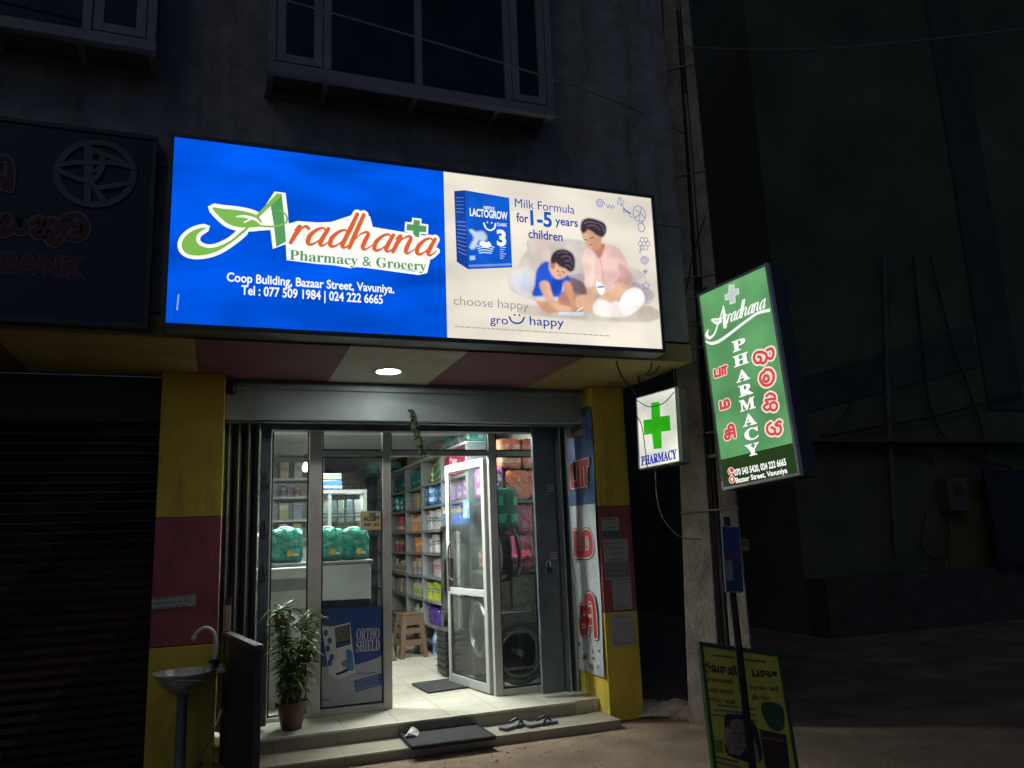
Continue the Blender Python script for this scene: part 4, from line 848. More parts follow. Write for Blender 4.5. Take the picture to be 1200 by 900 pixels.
CONT = {  # (column, row): kind, depth along the shelf, height, colour, second colour, what, how many
 (0, 6): ('pack', .28, .24, (150, 110, 170), (225, 200, 225), 'mauve wrapped pack', 3), (0, 7): ('pack', .26, .26, (200, 60, 90), (235, 190, 200), 'pink red wrapped pack', 3),
 (1, 7): ('pack', .26, .26, (200, 200, 60), (60, 160, 170), 'yellow and teal wrapped pack', 2), (1, 6): ('pack', .24, .25, (60, 140, 215), (210, 225, 245), 'bright blue wrapped pack', 2),
 (1, 5): ('carton', .10, .22, (222, 222, 214), (70, 90, 130), 'white medicine carton with dark band', 6), (1, 4): ('carton', .10, .2, (215, 205, 212), (120, 110, 120), 'pale patterned carton', 6),
 (1, 3): ('carton', .15, .2, (226, 216, 220), (214, 90, 120), 'white and pink carton', 4), (1, 2): ('carton', .12, .2, (206, 210, 70), (70, 150, 90), 'yellow green carton', 3), (1, 1): ('pack', .22, .2, (92, 50, 170), (150, 120, 210), 'purple wrapped pack', 3),
 (2, 7): ('pack', .3, .27, (30, 150, 155), (130, 205, 205), 'teal wrapped pack', 2), (2, 6): ('carton', .2, .22, (190, 170, 120), (110, 180, 80), 'tan and green carton', 3),
 (2, 5): ('carton', .05, .21, (214, 166, 120), (232, 205, 170), 'slim beige carton', 12), (2, 4): ('carton', .09, .19, (230, 150, 70), (235, 190, 190), 'orange medicine carton', 7),
 (2, 3): ('carton', .17, .19, (226, 190, 160), (60, 90, 170), 'peach and blue carton', 4), (2, 2): ('bottle', .08, .2, (210, 205, 190), (150, 190, 90), 'pale bottle with green label', 6), (2, 1): ('bottle', .07, .16, (220, 220, 215), (60, 110, 190), 'white bottle with blue label', 6),
 (3, 7): ('pack', .3, .27, (22, 135, 140), (110, 195, 200), 'dark teal wrapped pack', 3), (3, 6): ('pack', .16, .22, (50, 160, 170), (190, 230, 230), 'narrow teal wrapped pack', 5),
 (3, 5): ('carton', .06, .2, (190, 90, 50), (230, 225, 210), 'red brown carton', 8), (3, 4): ('carton', .1, .18, (150, 60, 60), (110, 170, 100), 'dark red carton', 5), (3, 3): ('bottle', .08, .17, (200, 180, 150), (120, 100, 80), 'beige bottle', 6), (3, 2): ('carton', .1, .17, (170, 160, 140), (90, 90, 90), 'dull grey carton', 5),
 (4, 7): ('pack', .3, .27, (40, 160, 160), (150, 210, 210), 'pale teal wrapped pack', 3), (4, 6): ('pack', .2, .22, (60, 120, 130), (160, 200, 200), 'grey teal wrapped pack', 4), (4, 5): ('carton', .1, .2, (200, 200, 195), (80, 100, 120), 'plain white carton', 6), (4, 4): ('carton', .1, .18, (120, 130, 150), (220, 220, 220), 'blue grey carton', 6),
 (5, 7): ('pack', .3, .27, (70, 150, 160), (190, 220, 220), 'dusty teal wrapped pack', 2), (5, 6): ('carton', .16, .22, (200, 190, 180), (90, 120, 110), 'cream carton', 4), (5, 5): ('carton', .1, .2, (150, 170, 180), (230, 230, 225), 'light blue carton', 5),
}
RN = {1: 'lowest', 2: 'second lowest', 3: 'third lowest', 4: 'middle', 5: 'fourth highest', 6: 'third highest', 7: 'top'}
RN = {1: 'bottom', 2: 'second', 3: 'third', 4: 'fourth', 5: 'fifth', 6: 'sixth', 7: 'top'}
CN = ['column over the fridge', 'first column past the fridge', 'second column past the fridge', 'third column past the fridge', 'fourth column past the fridge', 'farthest column']
rp = random.Random(21)
for (c, r), (kind, d_, h_, ca, cb2, what, n) in CONT.items():
    y0, y1 = COLS[c]+.04, COLS[c+1]-.04; span = (y1-y0)
    n = max(n, int(span*(.97 if r > 5 else .86)/(d_*1.03))); step = min(span/n, d_*1.08); start = y0+(span-step*n)*rp.uniform(.1, .6)
    for k in range(n):
        zz = ROWS[r]; wx = .30 if kind != 'bottle' else d_
        yy = start+step*(k+.5)
        s_ = (wx, d_*.96, h_) if kind != 'bottle' else (d_, d_, h_)
        o = product(kind, s_, ca, cb2, (SX+.03+wx/2+rp.uniform(0, .05), yy, zz), rp.uniform(-.12, .12), f'{what}, {RN[r]} shelf row, {CN[c]}', f'{what}s, {RN[r]} row, {CN[c]}', key=(kind, s_, ca))
        o.scale = (1, 1, rp.uniform(.8, 1.1)); o.location.x += rp.uniform(-.02, .05) if kind != 'pack' else rp.uniform(-.03, .02)
# second layer on the top rows: more small packs standing behind glass of the wall, boxes on top of the shelving
for k in range(3):
    product('carton', (.34, .42, .20), (150, 118, 78), (120, 92, 60), (2.62, 9.2+k*.62, TOPZ+.031), .1*k, f'{("nearest", "middle", "farthest")[k]} brown carton lying on top of the wall shelving', 'brown cartons on top of the wall shelving')
tb = thing('wrapped_bale', 'big shiny teal wrapped bale on top of the wall shelving at the far end', 'pack', (2.5, 12.3, TOPZ+.03))
m = pack_mb(.5, .8, .42, (40, 165, 160), (170, 225, 220), random.Random(4)); T = Matrix.Translation((2.3, 12.1, TOPZ+.031))@Matrix.Rotation(.1, 4, 'Z'); m.v = [T@v for v in m.v]; m.build('wrapping', tb)

# fridge beside the shelving with a blue carton on top, baskets, stools
fg = thing('display_fridge', 'tall dark glass door fridge between wall shelving and open door', 'fridge', (2.62, 8.25, ZF))
m = MB(); m.rbox(2.34, 2.92, 7.82, 8.68, ZF, 1.62, mat('fridge_black', (.03, .032, .035), .35), .012); m.build('body', fg)
m = MB(); m.box(2.325, 2.338, 7.86, 8.64, .3, 1.56, glass_mat('fridge_glass', (.5, .55, .52), .08, .3)); m.box(2.31, 2.338, 7.86, 7.93, .31, 1.55, mat('fridge_edge', (.24, .27, .22), .5)); m.build('glass_door', fg)
product('carton', (.26, .42, .21), (40, 100, 205), (230, 190, 60), (2.50, 8.35, 1.622), .15, 'bright blue carton with yellow picture standing on top of the dark fridge')
bk = thing('basket_stack', 'stack of black nested shopping baskets by the door leaf', 'baskets', (2.2, 7.85, ZF))
for k in range(7):
    m = MB(); z = ZF+.02+k*.06; r0 = .9+.02*k
    m.rbox(2.11, 2.33, 7.72, 8.06, z, z+.05, BLACKP, .02); m.rbox(2.10, 2.34, 7.71, 8.07, z+.051, z+.058, RUBBER, .003, seg=1); m.build('basket', bk)
def stool(x, y, h, rz, lab, z0=ZF):
    t = thing('plastic_stool', lab, 'stool', (x, y, z0), 'tan plastic stools'); T = Matrix.Translation((x, y, z0))@Matrix.Rotation(rz, 4, 'Z'); a, b = .13, .17
    m = MB(); m.rbox(-a, a, -a, a, h-.03, h, TANP, .012, T); m.build('seat', t)
    for sx in (-1, 1):
        for sy in (-1, 1):
            m = MB(); P0 = [Vector((sx*(a-.01)-sx*q[0], sy*(a-.01)-sy*q[1], h-.031)) for q in ((0, 0), (.055, 0), (.055, .02), (.02, .02), (.02, .055), (0, .055))]; P1 = [Vector((sx*b-sx*q[0], sy*b-sy*q[1], 0)) for q in ((0, 0), (.05, 0), (.05, .02), (.02, .02), (.02, .05), (0, .05))]
            m.add([T@p for p in P1+P0], [tuple(range(6)), tuple(range(6, 12))]+[(i, (i+1) % 6, 6+(i+1) % 6, 6+i) for i in range(6)], TANP); m.build('leg', t)
    for z_, hz in ((h*.34, .035), (h*.60, .03), (h*.86, .07)):
        m = MB(); e = a+(b-a)*(1-z_/h)-.02
        for sgn in (-1, 1): m.box(-e+.02, e-.02, sgn*e-.008, sgn*e+.008, z_-hz, min(h-.031, z_+hz), TANP, T); m.box(sgn*e-.008, sgn*e+.008, -e+.02, e-.02, z_-hz, min(h-.031, z_+hz), TANP, T)
        m.build('apron', t)
    return t
stool(2.12, 9.32, .50, .1, 'taller tan plastic stool standing in front of the wall shelving'); stool(1.76, 9.25, .26, -.1, 'low tan plastic step stool left of the taller stool')
for k in range(5): product('bottle', (.085, .085, .30), (150, 190, 215), (60, 90, 180), (2.42+.02*(k % 2), 8.85+k*.1, ZF), 0, 'clear water bottle standing on the floor before the shelving', 'water bottles on the floor by the shelving')

for k in range(5):
    product('pack', (.3, .34, .28), ((60, 170, 165), (150, 110, 170))[k % 2], (205, 230, 228), (2.62, 8.05+k*.36, TOPZ+.031), .08*(k-2), '%s wrapped pack lying on top of the wall shelving near the door' % ('teal', 'mauve')[k % 2], '%s packs on top of the wall shelving' % ('teal', 'mauve')[k % 2])
# ================================================================== counters and left side of the shop
ct = thing('shop_counter', 'white fronted shop counter behind the left window panes', 'counter', (.7, 7.3, ZF))
m = MB(); m.box(.0, 1.27, 7.10, 7.5, ZF, 1.30, mat('counter_carcass', (.25, .26, .26), .6)); m.build('carcass', ct)
m = MB(); m.rbox(-.02, 1.29, 7.07, 7.52, 1.301, 1.33, GREYSH, .006); m.build('counter_top', ct)
m = MB(); m.rbox(.80, 1.27, 7.08, 7.098, .985, 1.295, WHITEW, .004); m.build('front_panel', ct)
m = MB(); m.rbox(.0, .79, 7.03, 7.098, 1.20, 1.296, WHITEW, .01); m.build('ledge_panel', ct)
m = MB(); m.rbox(.0, .79, 7.085, 7.098, .95, 1.10, mat('counter_pale_panel', (.5, .52, .5), .6), .004); m.build('lower_panel', ct)
def diaper(x, y, w_, h_, c, c2, lab, grp, rz=0):
    t = thing('diaper_pack', lab, 'pack', (x, y, 1.331), grp)
    m = pack_mb(w_, .16, h_, c, c2, random.Random(lab)); T = Matrix.Translation((x, y, 1.331))@Matrix.Rotation(rz, 4, 'Z'); m.v = [T@v for v in m.v]; m.build('wrapping', t)
    m = MB(); m.prism([T@Vector((w_*.12+.028*math.cos(k*.3927), -.084, h_*.28+.028*math.sin(k*.3927))) for k in range(16)], T.to_3x3()@Vector((0, -.004, 0)), pmat((226, 196, 70))); m.box(w_*.22, w_*.38, -.088, -.084, h_*.2, h_*.27, WHITEP, T); m.build('size_mark', t)
    m = MB(); m.tube([T@p for p in crom([Vector((-w_*.34, .02, h_*.96)), Vector((-w_*.15, .03, h_*1.05)), Vector((w_*.12, .02, h_*1.04)), Vector((w_*.3, .03, h_*.96))], 4)], .007, wrap((215, 235, 230))); m.build('carry_handle', t)
GT = (20, 140, 120)
diaper(.55, 7.18, .26, .29, GT, (60, 180, 165), 'teal diaper pack on the counter behind the left pane', 'teal diaper packs on the counter')
diaper(.91, 7.17, .24, .28, GT, (40, 160, 140), 'teal diaper pack behind the poster pane, next to the mullion', 'teal diaper packs on the counter')
diaper(1.14, 7.17, .23, .27, (16, 128, 108), (40, 160, 140), 'teal diaper pack behind the poster pane, near the card sign', 'teal diaper packs on the counter')
diaper(.36, 7.2, .16, .25, (220, 210, 180), (235, 225, 200), 'cream adult diaper pack at the left end of the counter', None)
gc = thing('glass_showcase', 'aluminium framed glass showcase standing on the shop counter', 'showcase', (1.0, 7.4, 1.33))
m = MB(); X0, X1, Y0, Y1, Z0, Z1 = .78, 1.27, 7.28, 7.5, 1.331, 1.93
for x in (X0, X0+.14, X1-.03):
    for y in (Y0, Y1-.03): m.box(x, x+.03, y, y+.03, Z0, Z1, ALU)
for y in (Y0, Y1-.03): m.box(X0, X1, y-.002, y+.032, Z1, Z1+.03, ALU)
m.box(X0, X0+.03, Y0+.03, Y1-.03, Z1, Z1+.029, ALU); m.box(X1-.03, X1, Y0+.03, Y1-.03, Z1, Z1+.029, ALU); m.build('frame', gc)
m = MB(); m.box(X0+.03, X1-.03, Y0+.005, Y0+.01, Z0, Z1, GLASS); m.build('pane', gc); m = MB(); m.box(X0+.02, X1-.02, Y0+.034, Y1-.034, 1.66, 1.67, GLASS); m.build('glass_shelf', gc)
rs = random.Random(9)
for k in range(7):
    w_, h_ = (.075, .09, .07)[k % 3], (.24, .30, .2, .33)[k % 4]
    product('carton', (w_, .1, h_), ((70, 100, 170), (214, 214, 206), (150, 160, 160), (190, 190, 120))[k % 4], ((220, 220, 225), (90, 120, 160), (60, 80, 90), (90, 130, 80))[k % 4], (.1+k*.093, 7.42, 1.331), rs.uniform(-.15, .15), '%s carton standing on the counter behind the teal pack' % ('blue', 'white', 'grey', 'yellow green')[k % 4], '%s cartons on the counter' % ('blue', 'white', 'grey', 'yellow green')[k % 4])
for k in range(6): product('carton', (.055, .07, .2), (205, 205, 200) if k % 2 else (150, 165, 175), (90, 110, 140), (.83+.075*k, 7.41, 1.672), rs.uniform(-.2, .2), 'slim %s carton on the showcase glass shelf' % ('white' if k % 2 else 'grey'), 'slim %s cartons in the showcase' % ('white' if k % 2 else 'grey'))
product('carton', (.26, .14, .09), (60, 120, 190), (220, 230, 240), (.92, 7.40, 1.962), .05, 'blue carton lying on top of the showcase frame, lower of two'); product('carton', (.26, .12, .06), (90, 150, 140), (200, 200, 90), (.92, 7.40, 2.053), -.05, 'green yellow flat carton on top of the blue carton on the showcase')
# back wall cabinet with white shelves seen through the left pane
bc = thing('back_cabinet', 'white shelved wall cabinet with small products at the back left of the shop', 'cabinet', (.7, 10.9, ZF))
CX0, CX1 = -.05, 1.3
for z in (1.55, 1.80, 2.10, 2.34): m = MB(); m.box(CX0, CX1, 10.7, 11.0, z-.03, z, ALUW); m.build('shelf_board', bc)
for x in (CX0, .62, CX1-.03): m = MB(); m.box(x, x+.03, 10.702, 11.0, ZF, 2.65, ALUW); m.build('upright', bc)
m = MB(); m.box(CX0, CX1, 11.001, 11.02, ZF, 2.65, WHITEW); m.build('back_panel', bc)
palette = [((215, 215, 205), (120, 130, 120)), ((190, 190, 120), (230, 230, 220)), ((170, 190, 200), (90, 110, 130)), ((225, 215, 190), (160, 120, 80))]
names4 = ['white', 'yellow green', 'pale blue', 'cream']
for zi, z in enumerate((1.55, 1.80, 2.10, 2.34)):
    for k in range(7):
        x = CX0+.12+k*.18; j = (k+zi) % 4; hh = (.2, .22, .18, .22)[zi]
        if abs(x-.635) < .07: continue
        product('bottle' if zi == 2 else 'carton', (.11, .1 if zi != 2 else .11, hh), palette[j][0], palette[j][1], (x, 10.85, z+.001), 0, '%s %s on the %s shelf of the back cabinet' % (names4[j], 'bottle' if zi == 2 else 'carton', ('lowest white', 'second white', 'third white', 'highest white')[zi]), '%s products, cabinet shelf at %.2f m' % (names4[j], z))
# stack of brown cartons in the far corner
for k, (x, z, cc) in enumerate(((1.5, 1.9, 0), (1.86, 1.9, 1), (1.62, 2.26, 0), (2.0, 2.26, 1), (1.5, 1.54, 1), (1.9, 1.54, 0), (1.5, 1.18, 0), (1.9, 1.18, 1), (1.5, .82, 0), (1.9, .82, 1), (1.5, .5, 1), (1.9, .5, 0), (1.5, ZF, 1), (1.9, ZF, 0))):
    product('carton', (.36, .4, .345 if z > ZF+.01 else .34), ((120, 88, 62), (142, 104, 70))[cc], ((100, 72, 52), (120, 92, 64))[cc], (x, 13.0, z), .0, '%s brown carton in the tall stack against the far back wall' % ('darker', 'lighter')[cc], '%s brown cartons at the back wall' % ('darker', 'lighter')[cc])

# ================================================================== goods behind the right pane
rk = thing('goods_rack', 'low dark rack with white carton front behind the right shop pane', 'rack', (2.65, 7.3, ZF))
m = MB(); m.box(2.36, 2.95, 7.15, 7.6, 1.135, 1.165, mat('rack_dark', (.06, .09, .09), .5)); m.build('top_board', rk)
for x in (2.38, 2.92): m = MB(); m.box(x-.015, x+.015, 7.2, 7.6, ZF, 1.134, BLACKM); m.build('side', rk)
m = MB(); m.box(2.36, 2.95, 7.15, 7.6, 1.80, 1.825, _m['rack_dark']); m.build('upper_board', rk)
m = MB(); m.box(2.36, 2.95, 7.62, 7.64, ZF, 2.45, _m['rack_dark']); m.build('back', rk)
def rp_(x, z, w_, h_, c, c2, lab, y=7.3, grp=None): product('pack', (w_, .28, h_), c, c2, (x, y, z), 0, lab, grp)
rp_(2.72, 1.826, .25, .30, (206, 106, 78), (240, 170, 140), 'orange wrapped pack behind the right pane, left of the two lower ones'); rp_(2.90, 1.826, .12, .30, (190, 84, 66), (226, 150, 120), 'darker orange pack squeezed at the far right behind the right pane')
rp_(2.66, 2.13, .22, .3, (208, 112, 84), (244, 190, 165), 'orange wrapped pack at the top of the pile behind the right pane'); rp_(2.87, 2.13, .18, .3, (196, 92, 74), (240, 160, 130), 'red orange wrapped pack at the top right corner of the pile')
rp_(2.47, 1.826, .21, .32, (168, 90, 170), (235, 215, 235), 'purple patterned wrapped pack left of the orange packs')
rp_(2.78, 1.50, .22, .29, (196, 92, 134), (220, 150, 180), 'pink wrapped pack under the upper rack board', y=7.34); rp_(2.78, 1.20, .22, .29, (208, 96, 138), (226, 150, 180), 'rose pink wrapped pack below the pink pack', y=7.34)
rp_(2.45, 1.166, .12, .2, (150, 70, 50), (200, 150, 110), 'brown red pack on the rack beside the purple packs')
for k in range(3): rp_(2.56+k*.1, 1.166, .1, .17-.03*(k == 1), ((170, 70, 150), (210, 90, 150), (220, 60, 90))[k], (240, 200, 225), ('purple', 'pink', 'red')[k]+' small wrapped pack on the rack top board', y=7.22)
def bag(x, y, z, w_, h_, c, lab, cat):
    t = thing('hanging_bag', lab, cat, (x, y, z)); m = pack_mb(w_, .14, h_, c, tuple(min(255, int(k*1.7+25)) for k in c), random.Random(lab)); m.v = [v+Vector((x, y, z)) for v in m.v]; m.build('body', t)
    m = MB()
    m.tube(crom([(x-w_*.25, y-.05, z+h_*.85), (x-w_*.2, y-.02, z+h_*1.1), (x+w_*.2, y-.02, z+h_*1.1), (x+w_*.25, y-.05, z+h_*.85)], 5), .008, BLACKP); m.build('strap', t)
bag(2.50, 6.98, 1.53, .24, .40, (20, 110, 90), 'dark green shiny bag hanging behind the right pane', 'bag'); bag(2.39, 7.0, 1.56, .07, .36, (170, 180, 120), 'narrow pale green bag hanging at the left of the dark green bag', 'bag')
bp2 = thing('backpack', 'black backpack hanging behind the right pane with grey straps', 'backpack', (2.50, 6.98, 1.1))
m = pack_mb(.22, .16, .42, (24, 24, 28), (40, 40, 46), random.Random(2)); m.v = [v+Vector((2.44, 7.0, 1.08)) for v in m.v]; m.build('body', bp2)
for x in (2.40, 2.58): m = MB(); m.tube(crom([(x, 6.92, 1.12), (x+.02, 6.87, 1.3), (x, 6.9, 1.5), (x-.02, 6.98, 1.56)], 5), .02, BLACKP if x > 2.5 else mat('grey_strap', (.4, .4, .4), .4)); m.build('strap', bp2)
for k in range(2): product('carton', (.26, .3, .45), (206, 206, 196), (180, 180, 170), (2.52+k*.275, 7.42, .66), 0, ('left', 'right')[k]+' plain white carton under the rack board behind the right pane')
# wheelchair folded behind the right pane: frame, wheels, armrest
wc = thing('wheelchair', 'folded wheelchair with black tyre and tan armrest behind the right pane', 'wheelchair', (2.5, 7.0, ZF))
def ring(c, R, r, mm, ax='y', n=36, sq=1.):
    pts = [Vector(c)+(Vector((R*sq*math.cos(k/n*6.2832), 0, R*math.sin(k/n*6.2832))) if ax == 'y' else Vector((0, R*sq*math.cos(k/n*6.2832), R*math.sin(k/n*6.2832)))) for k in range(n+1)]
    m = MB(); m.tube(pts, r, mm, 8, False); return m
for yy in (6.95, 7.06):
    wh = ring((2.60, yy, ZF+.285), .255, .024, mat('grey_tyre', (.07, .072, .075), .8, noise=.2)).build('wheel', wc); ring((2.60, yy-.035, ZF+.285), .2, .009, SST).build('hand_rim', wh)
    m = MB(); m.tube([(2.60, yy-.04, ZF+.285), (2.60, yy+.04, ZF+.285)], .03, SST); m.build('hub', wh)
m = MB(); m.tube(crom([(2.36, 6.98, .3), (2.36, 6.98, .8), (2.38, 6.98, 1.07)], 3), .014, SST); m.tube([(2.36, 6.98, .62), (2.78, 7.0, .62)], .014, SST); m.tube(crom([(2.78, 7.0, .3), (2.78, 7.0, .75), (2.7, 6.98, .92)], 3), .014, SST); m.tube([(2.36, 6.98, .3), (2.78, 7.0, .3)], .014, SST); m.build('frame', wc)
m = MB(); m.tube(crom([(2.34, 6.93, 1.10), (2.42, 6.93, 1.11), (2.52, 6.95, 1.15), (2.57, 6.98, 1.19)], 5), .026, mat('tan_armrest', (.5, .36, .18), .5)); m.build('armrest', wc)
m = MB(); m.rbox(2.38, 2.76, 7.0, 7.03, .62, .80, mat('grey_seat_fabric', (.28, .28, .26), .8), .01); m.build('seat', wc)
cm = thing('commode_chair', 'shiny wrapped round chair rims seen through the open door leaf', 'chair', (2.55, 7.55, ZF))
ring((2.36, 7.42, .62), .24, .02, SST, 'x').build('wheel_rim', cm); ring((2.37, 7.42, .62), .20, .012, CHROME, 'x').build('hand_rim', cm)
m = MB(); m.tube(crom([(2.38, 7.2, 1.02), (2.38, 7.3, 1.08), (2.38, 7.5, 1.08), (2.38, 7.62, 1.0)], 6), .016, CHROME); m.tube([(2.38, 7.2, ZF), (2.38, 7.2, 1.02)], .014, SST); m.tube([(2.38, 7.62, ZF), (2.38, 7.62, 1.0)], .014, SST); m.build('frame', cm)
m = MB(); m.rbox(2.40, 2.44, 7.22, 7.6, .28, .95, glass_mat('clear_wrap', (.8, .82, .82), .2, .5), .02); m.build('plastic_wrap', cm)

# ================================================================== shop window signs
def plain(c, gl=.4): return mat('ink_%d_%d_%d' % tuple(c), tuple(x*.85 for x in srgb(c)), gl, noise=.06, scale=3)
A = Art((0, YG-.006, 0), (1, 0, 0), (0, 0, 1), .0002)
PB_ = plain((50, 80, 150), .4); PW = plain((186, 192, 200), .45); PDK = plain((52, 60, 74), .4); PLB = plain((60, 130, 190)); PSK = plain((170, 110, 95)); PGL = plain((150, 140, 90)); PNV = plain((28, 44, 90))
p_ = thing('window_poster', 'blue and white medicine poster stuck on the lower left shop pane', 'poster', (1.03, YG, .2))
A2 = A; c6 = lambda *p: [(370+a/6, 690+b/6) for a, b in p]
A.poly(c6((8, 862), (8, 142), (490, 118), (494, 826)), PW)
A.poly(c6((8, 540), (8, 142), (490, 118), (492, 455), (420, 490), (340, 518), (230, 545), (110, 552)), PB_)
A.poly(c6((8, 145), (8, 85), (382, 68), (384, 124)), PDK)
A.poly(c6((42, 262), (130, 262), (165, 640), (92, 600)), plain((224, 228, 232))); A.poly(c6((128, 262), (240, 236), (280, 590), (162, 640)), plain((236, 238, 240)))
A.poly(c6((42, 262), (40, 236), (150, 206), (232, 204), (240, 236), (128, 264)), plain((60, 88, 146)))
A.poly(c6((132, 275), (238, 250), (246, 388), (144, 418)), PNV); A.text(BS('ORTHO'), c6((138, 330))[0], c6((236, 306))[0], 7.5, PGL, .03); A.text(BS('SHIELD'), c6((142, 378))[0], c6((240, 354))[0], 7, PGL, .03); A.line(c6((150, 398), (240, 376)), .006, PLB, 0)
for x, y in ((70, 310), (98, 365), (84, 420), (112, 480), (98, 520)): A.disc_uv(A.uv(*c6((x, y))[0]), .017, PNV, ry=.024); A.disc_uv(A.uv(*c6((x, y))[0]), .009, PLB, ry=.013)
A.poly(c6((215, 430), (255, 440), (262, 510), (270, 560), (240, 575), (200, 535), (196, 505), (215, 490)), PLB, 3); A.poly(c6((180, 520), (200, 505), (222, 525), (210, 545), (192, 545)), PSK, 3); A.line(c6((150, 600), (220, 572)), .02, PNV, 0)
A.text(BS('ORTHO'), c6((284, 360))[0], c6((447, 352))[0], 13.2, plain((240, 240, 240)), .0); A.text(BS('SHIELD'), c6((284, 442))[0], c6((449, 432))[0], 12.5, plain((240, 240, 240)), .0)
A.line(c6((290, 598), (330, 592), (350, 600), (390, 588), (420, 590)), .005, PDK, 4); A.line(c6((45, 776), (70, 782), (96, 778)), .006, PDK, 4)
for k in range(3): A.line(c6((270+k*4, 658+k*28), (464+k*3, 606+k*26)), .026, PB_, 0, caps=False); A.line(c6((282+k*4, 654+k*28), (440+k*3, 613+k*26)), .005, PW, 0, caps=False)
A.line(c6((8, 868), (494, 832)), .02, GASKET, 0, caps=False); A.build('print', p_)
A = Art((0, YG-.006, 0), (1, 0, 0), (0, 0, 1), .0002)
cs = thing('card_sign', 'cream we accept cards sign stuck on the shop glass', 'sign', (1.2, YG, 1.6)); c5 = lambda *p: [(300+a/5, 500+b/5) for a, b in p]
A.poly(c5((612, 496), (750, 494), (750, 604), (612, 606)), plain((222, 214, 170))); A.text('WE', c5((664, 526))[0], c5((700, 525))[0], 4, PDK, .05); A.text('ACCEPT', c5((632, 552))[0], c5((724, 549))[0], 4.6, PDK, .05)
A.poly(c5((632, 566), (672, 565), (672, 582), (632, 583)), plain((120, 130, 140))); A.disc_uv(A.uv(*c5((702, 573))[0]), .016, plain((210, 110, 50))); A.disc_uv(A.uv(*c5((716, 572))[0]), .016, plain((220, 170, 60))); A.build('print', cs)

# banner on the inner side of the right pillar
bn = thing('pillar_banner', 'long hanging banner with red Tamil letters on the right pillar', 'banner', (2.96, 6.2, .32))
BNM = mat('banner_print', (.50, .54, .56), .6, noise=.15, scale=5, stain=(.04, .09, .24), stain_amt=.9, stain_scale=2.2); BNB = mat('banner_blue', (.035, .085, .22), .6, noise=.35, scale=6)
m = MB(); n = 24
vs = []; bw = lambda z: .004*math.sin(z*5)+.006
for k in range(n+1):
    z = .34+(2.56-.34)*k/n; vs += [(2.962-bw(z), 6.47-.006*math.sin(z*3), z), (2.962-bw(z)*1.6-.003, 5.95+.01*math.sin(z*2.3), z)]
fs = [(2*k, 2*k+1, 2*k+3, 2*k+2) for k in range(n)]
m.add(vs, [f for k, f in enumerate(fs) if k < 15], BNM); m.add(vs, [f for k, f in enumerate(fs) if k >= 15], BNB); m.build('cloth', bn)
A = Art((2.944, 6.21, 0), (0, -1, 0), (0, 0, 1), .0004); RB = mat('banner_red', (.36, .03, .035), .6, noise=.25); DKR = mat('banner_dark_red', (.08, .015, .02), .6); PLW = mat('banner_white', (.6, .6, .57), .6, noise=.1)
def ban(s, cz, wd, h): thick(A, s, (-wd/2, cz-h/2), wd, h, DKR, .030, .02); thick(A, s, (-wd/2, cz-h/2), wd, h, PLW, .021, .02); thick(A, s, (-wd/2, cz-h/2), wd, h, RB, .010, .02)
ban('பா', 2.02, .36, .24); ban('ம', 1.42, .34, .24); ban('சி', .78, .32, .26)
YT = mat('banner_gold', (.4, .32, .12), .6); A.text_fit(BS('ARADHANA'), (-.19, 2.44), (1, 0), .36, .05, YT, .02); A.text_fit(BS('PHARMACY'), (-.16, 2.33), (1, 0), .32, .05, YT, .02)
for k in range(14): A.disc_uv((rp.uniform(-.22, .2), rp.uniform(.38, .56)), rp.uniform(.008, .028), mat('banner_brown_wear', (.13, .06, .05), .8), ry=rp.uniform(.008, .03), n=7)
A.build('lettering', bn)
# paper notices on the pillars
PAP = mat('paper_notice', (.36, .38, .38), .8, noise=.15, scale=9); INK = mat('notice_ink', (.12, .13, .14), .8); PBL = mat('notice_blue', (.08, .14, .24), .7)
def notice(x0, x1, z0, z1, lab, lines, tint=PAP, band=None, y=5.93, rot=0, seed=1, words=None):
    t = thing('paper_notice', lab, 'notice', ((x0+x1)/2, y, z0), 'paper notices on the pillars'); T = Matrix.Translation(((x0+x1)/2, y, (z0+z1)/2))@Matrix.Rotation(rot, 4, 'Y'); w_, h_ = (x1-x0)/2, (z1-z0)/2
    m = MB(); m.box(-w_, w_, -.0015, .0015, -h_, h_, tint, T); m.build('sheet', t)
    q = random.Random(seed); m = MB()
    if band: m.box(-w_+.004, w_-.004, -.0022, -.0018, band[0]*h_, band[1]*h_, band[2], T)
    for k in range(lines):
        z = h_*(.8-1.6*k/max(1, lines-1)); xa = -w_*.85
        while xa < w_*.6:
            L_ = q.uniform(.01, .04); m.box(xa, min(xa+L_, w_*.85), -.0027, -.0023, z-.003, z+.003, INK, T); xa += L_+.008
    m.build('print', t)
notice(2.985, 3.15, 1.44, 1.61, 'small grey notice with blue strip, highest on the right pillar', 3, band=(-.95, -.3, PBL), seed=2)
notice(2.99, 3.22, 1.10, 1.43, 'larger grey notice with many printed lines on the right pillar', 7, band=(-.9, -.1, mat('notice_grey', (.2, .23, .25), .8)), seed=3)
notice(3.05, 3.225, .86, 1.095, 'plain grey notice directly under the larger one on the right pillar', 2, seed=4)
notice(3.02, 3.225, .57, .825, 'lowest grey notice on the right pillar, below the maroon paint', 2, seed=5)
notice(-.41, -.135, 1.10, 1.175, 'torn white sticker strip on the maroon part of the left pillar', 3, rot=-.03, seed=6, tint=mat('white_sticker', (.45, .45, .42), .6, noise=.15))

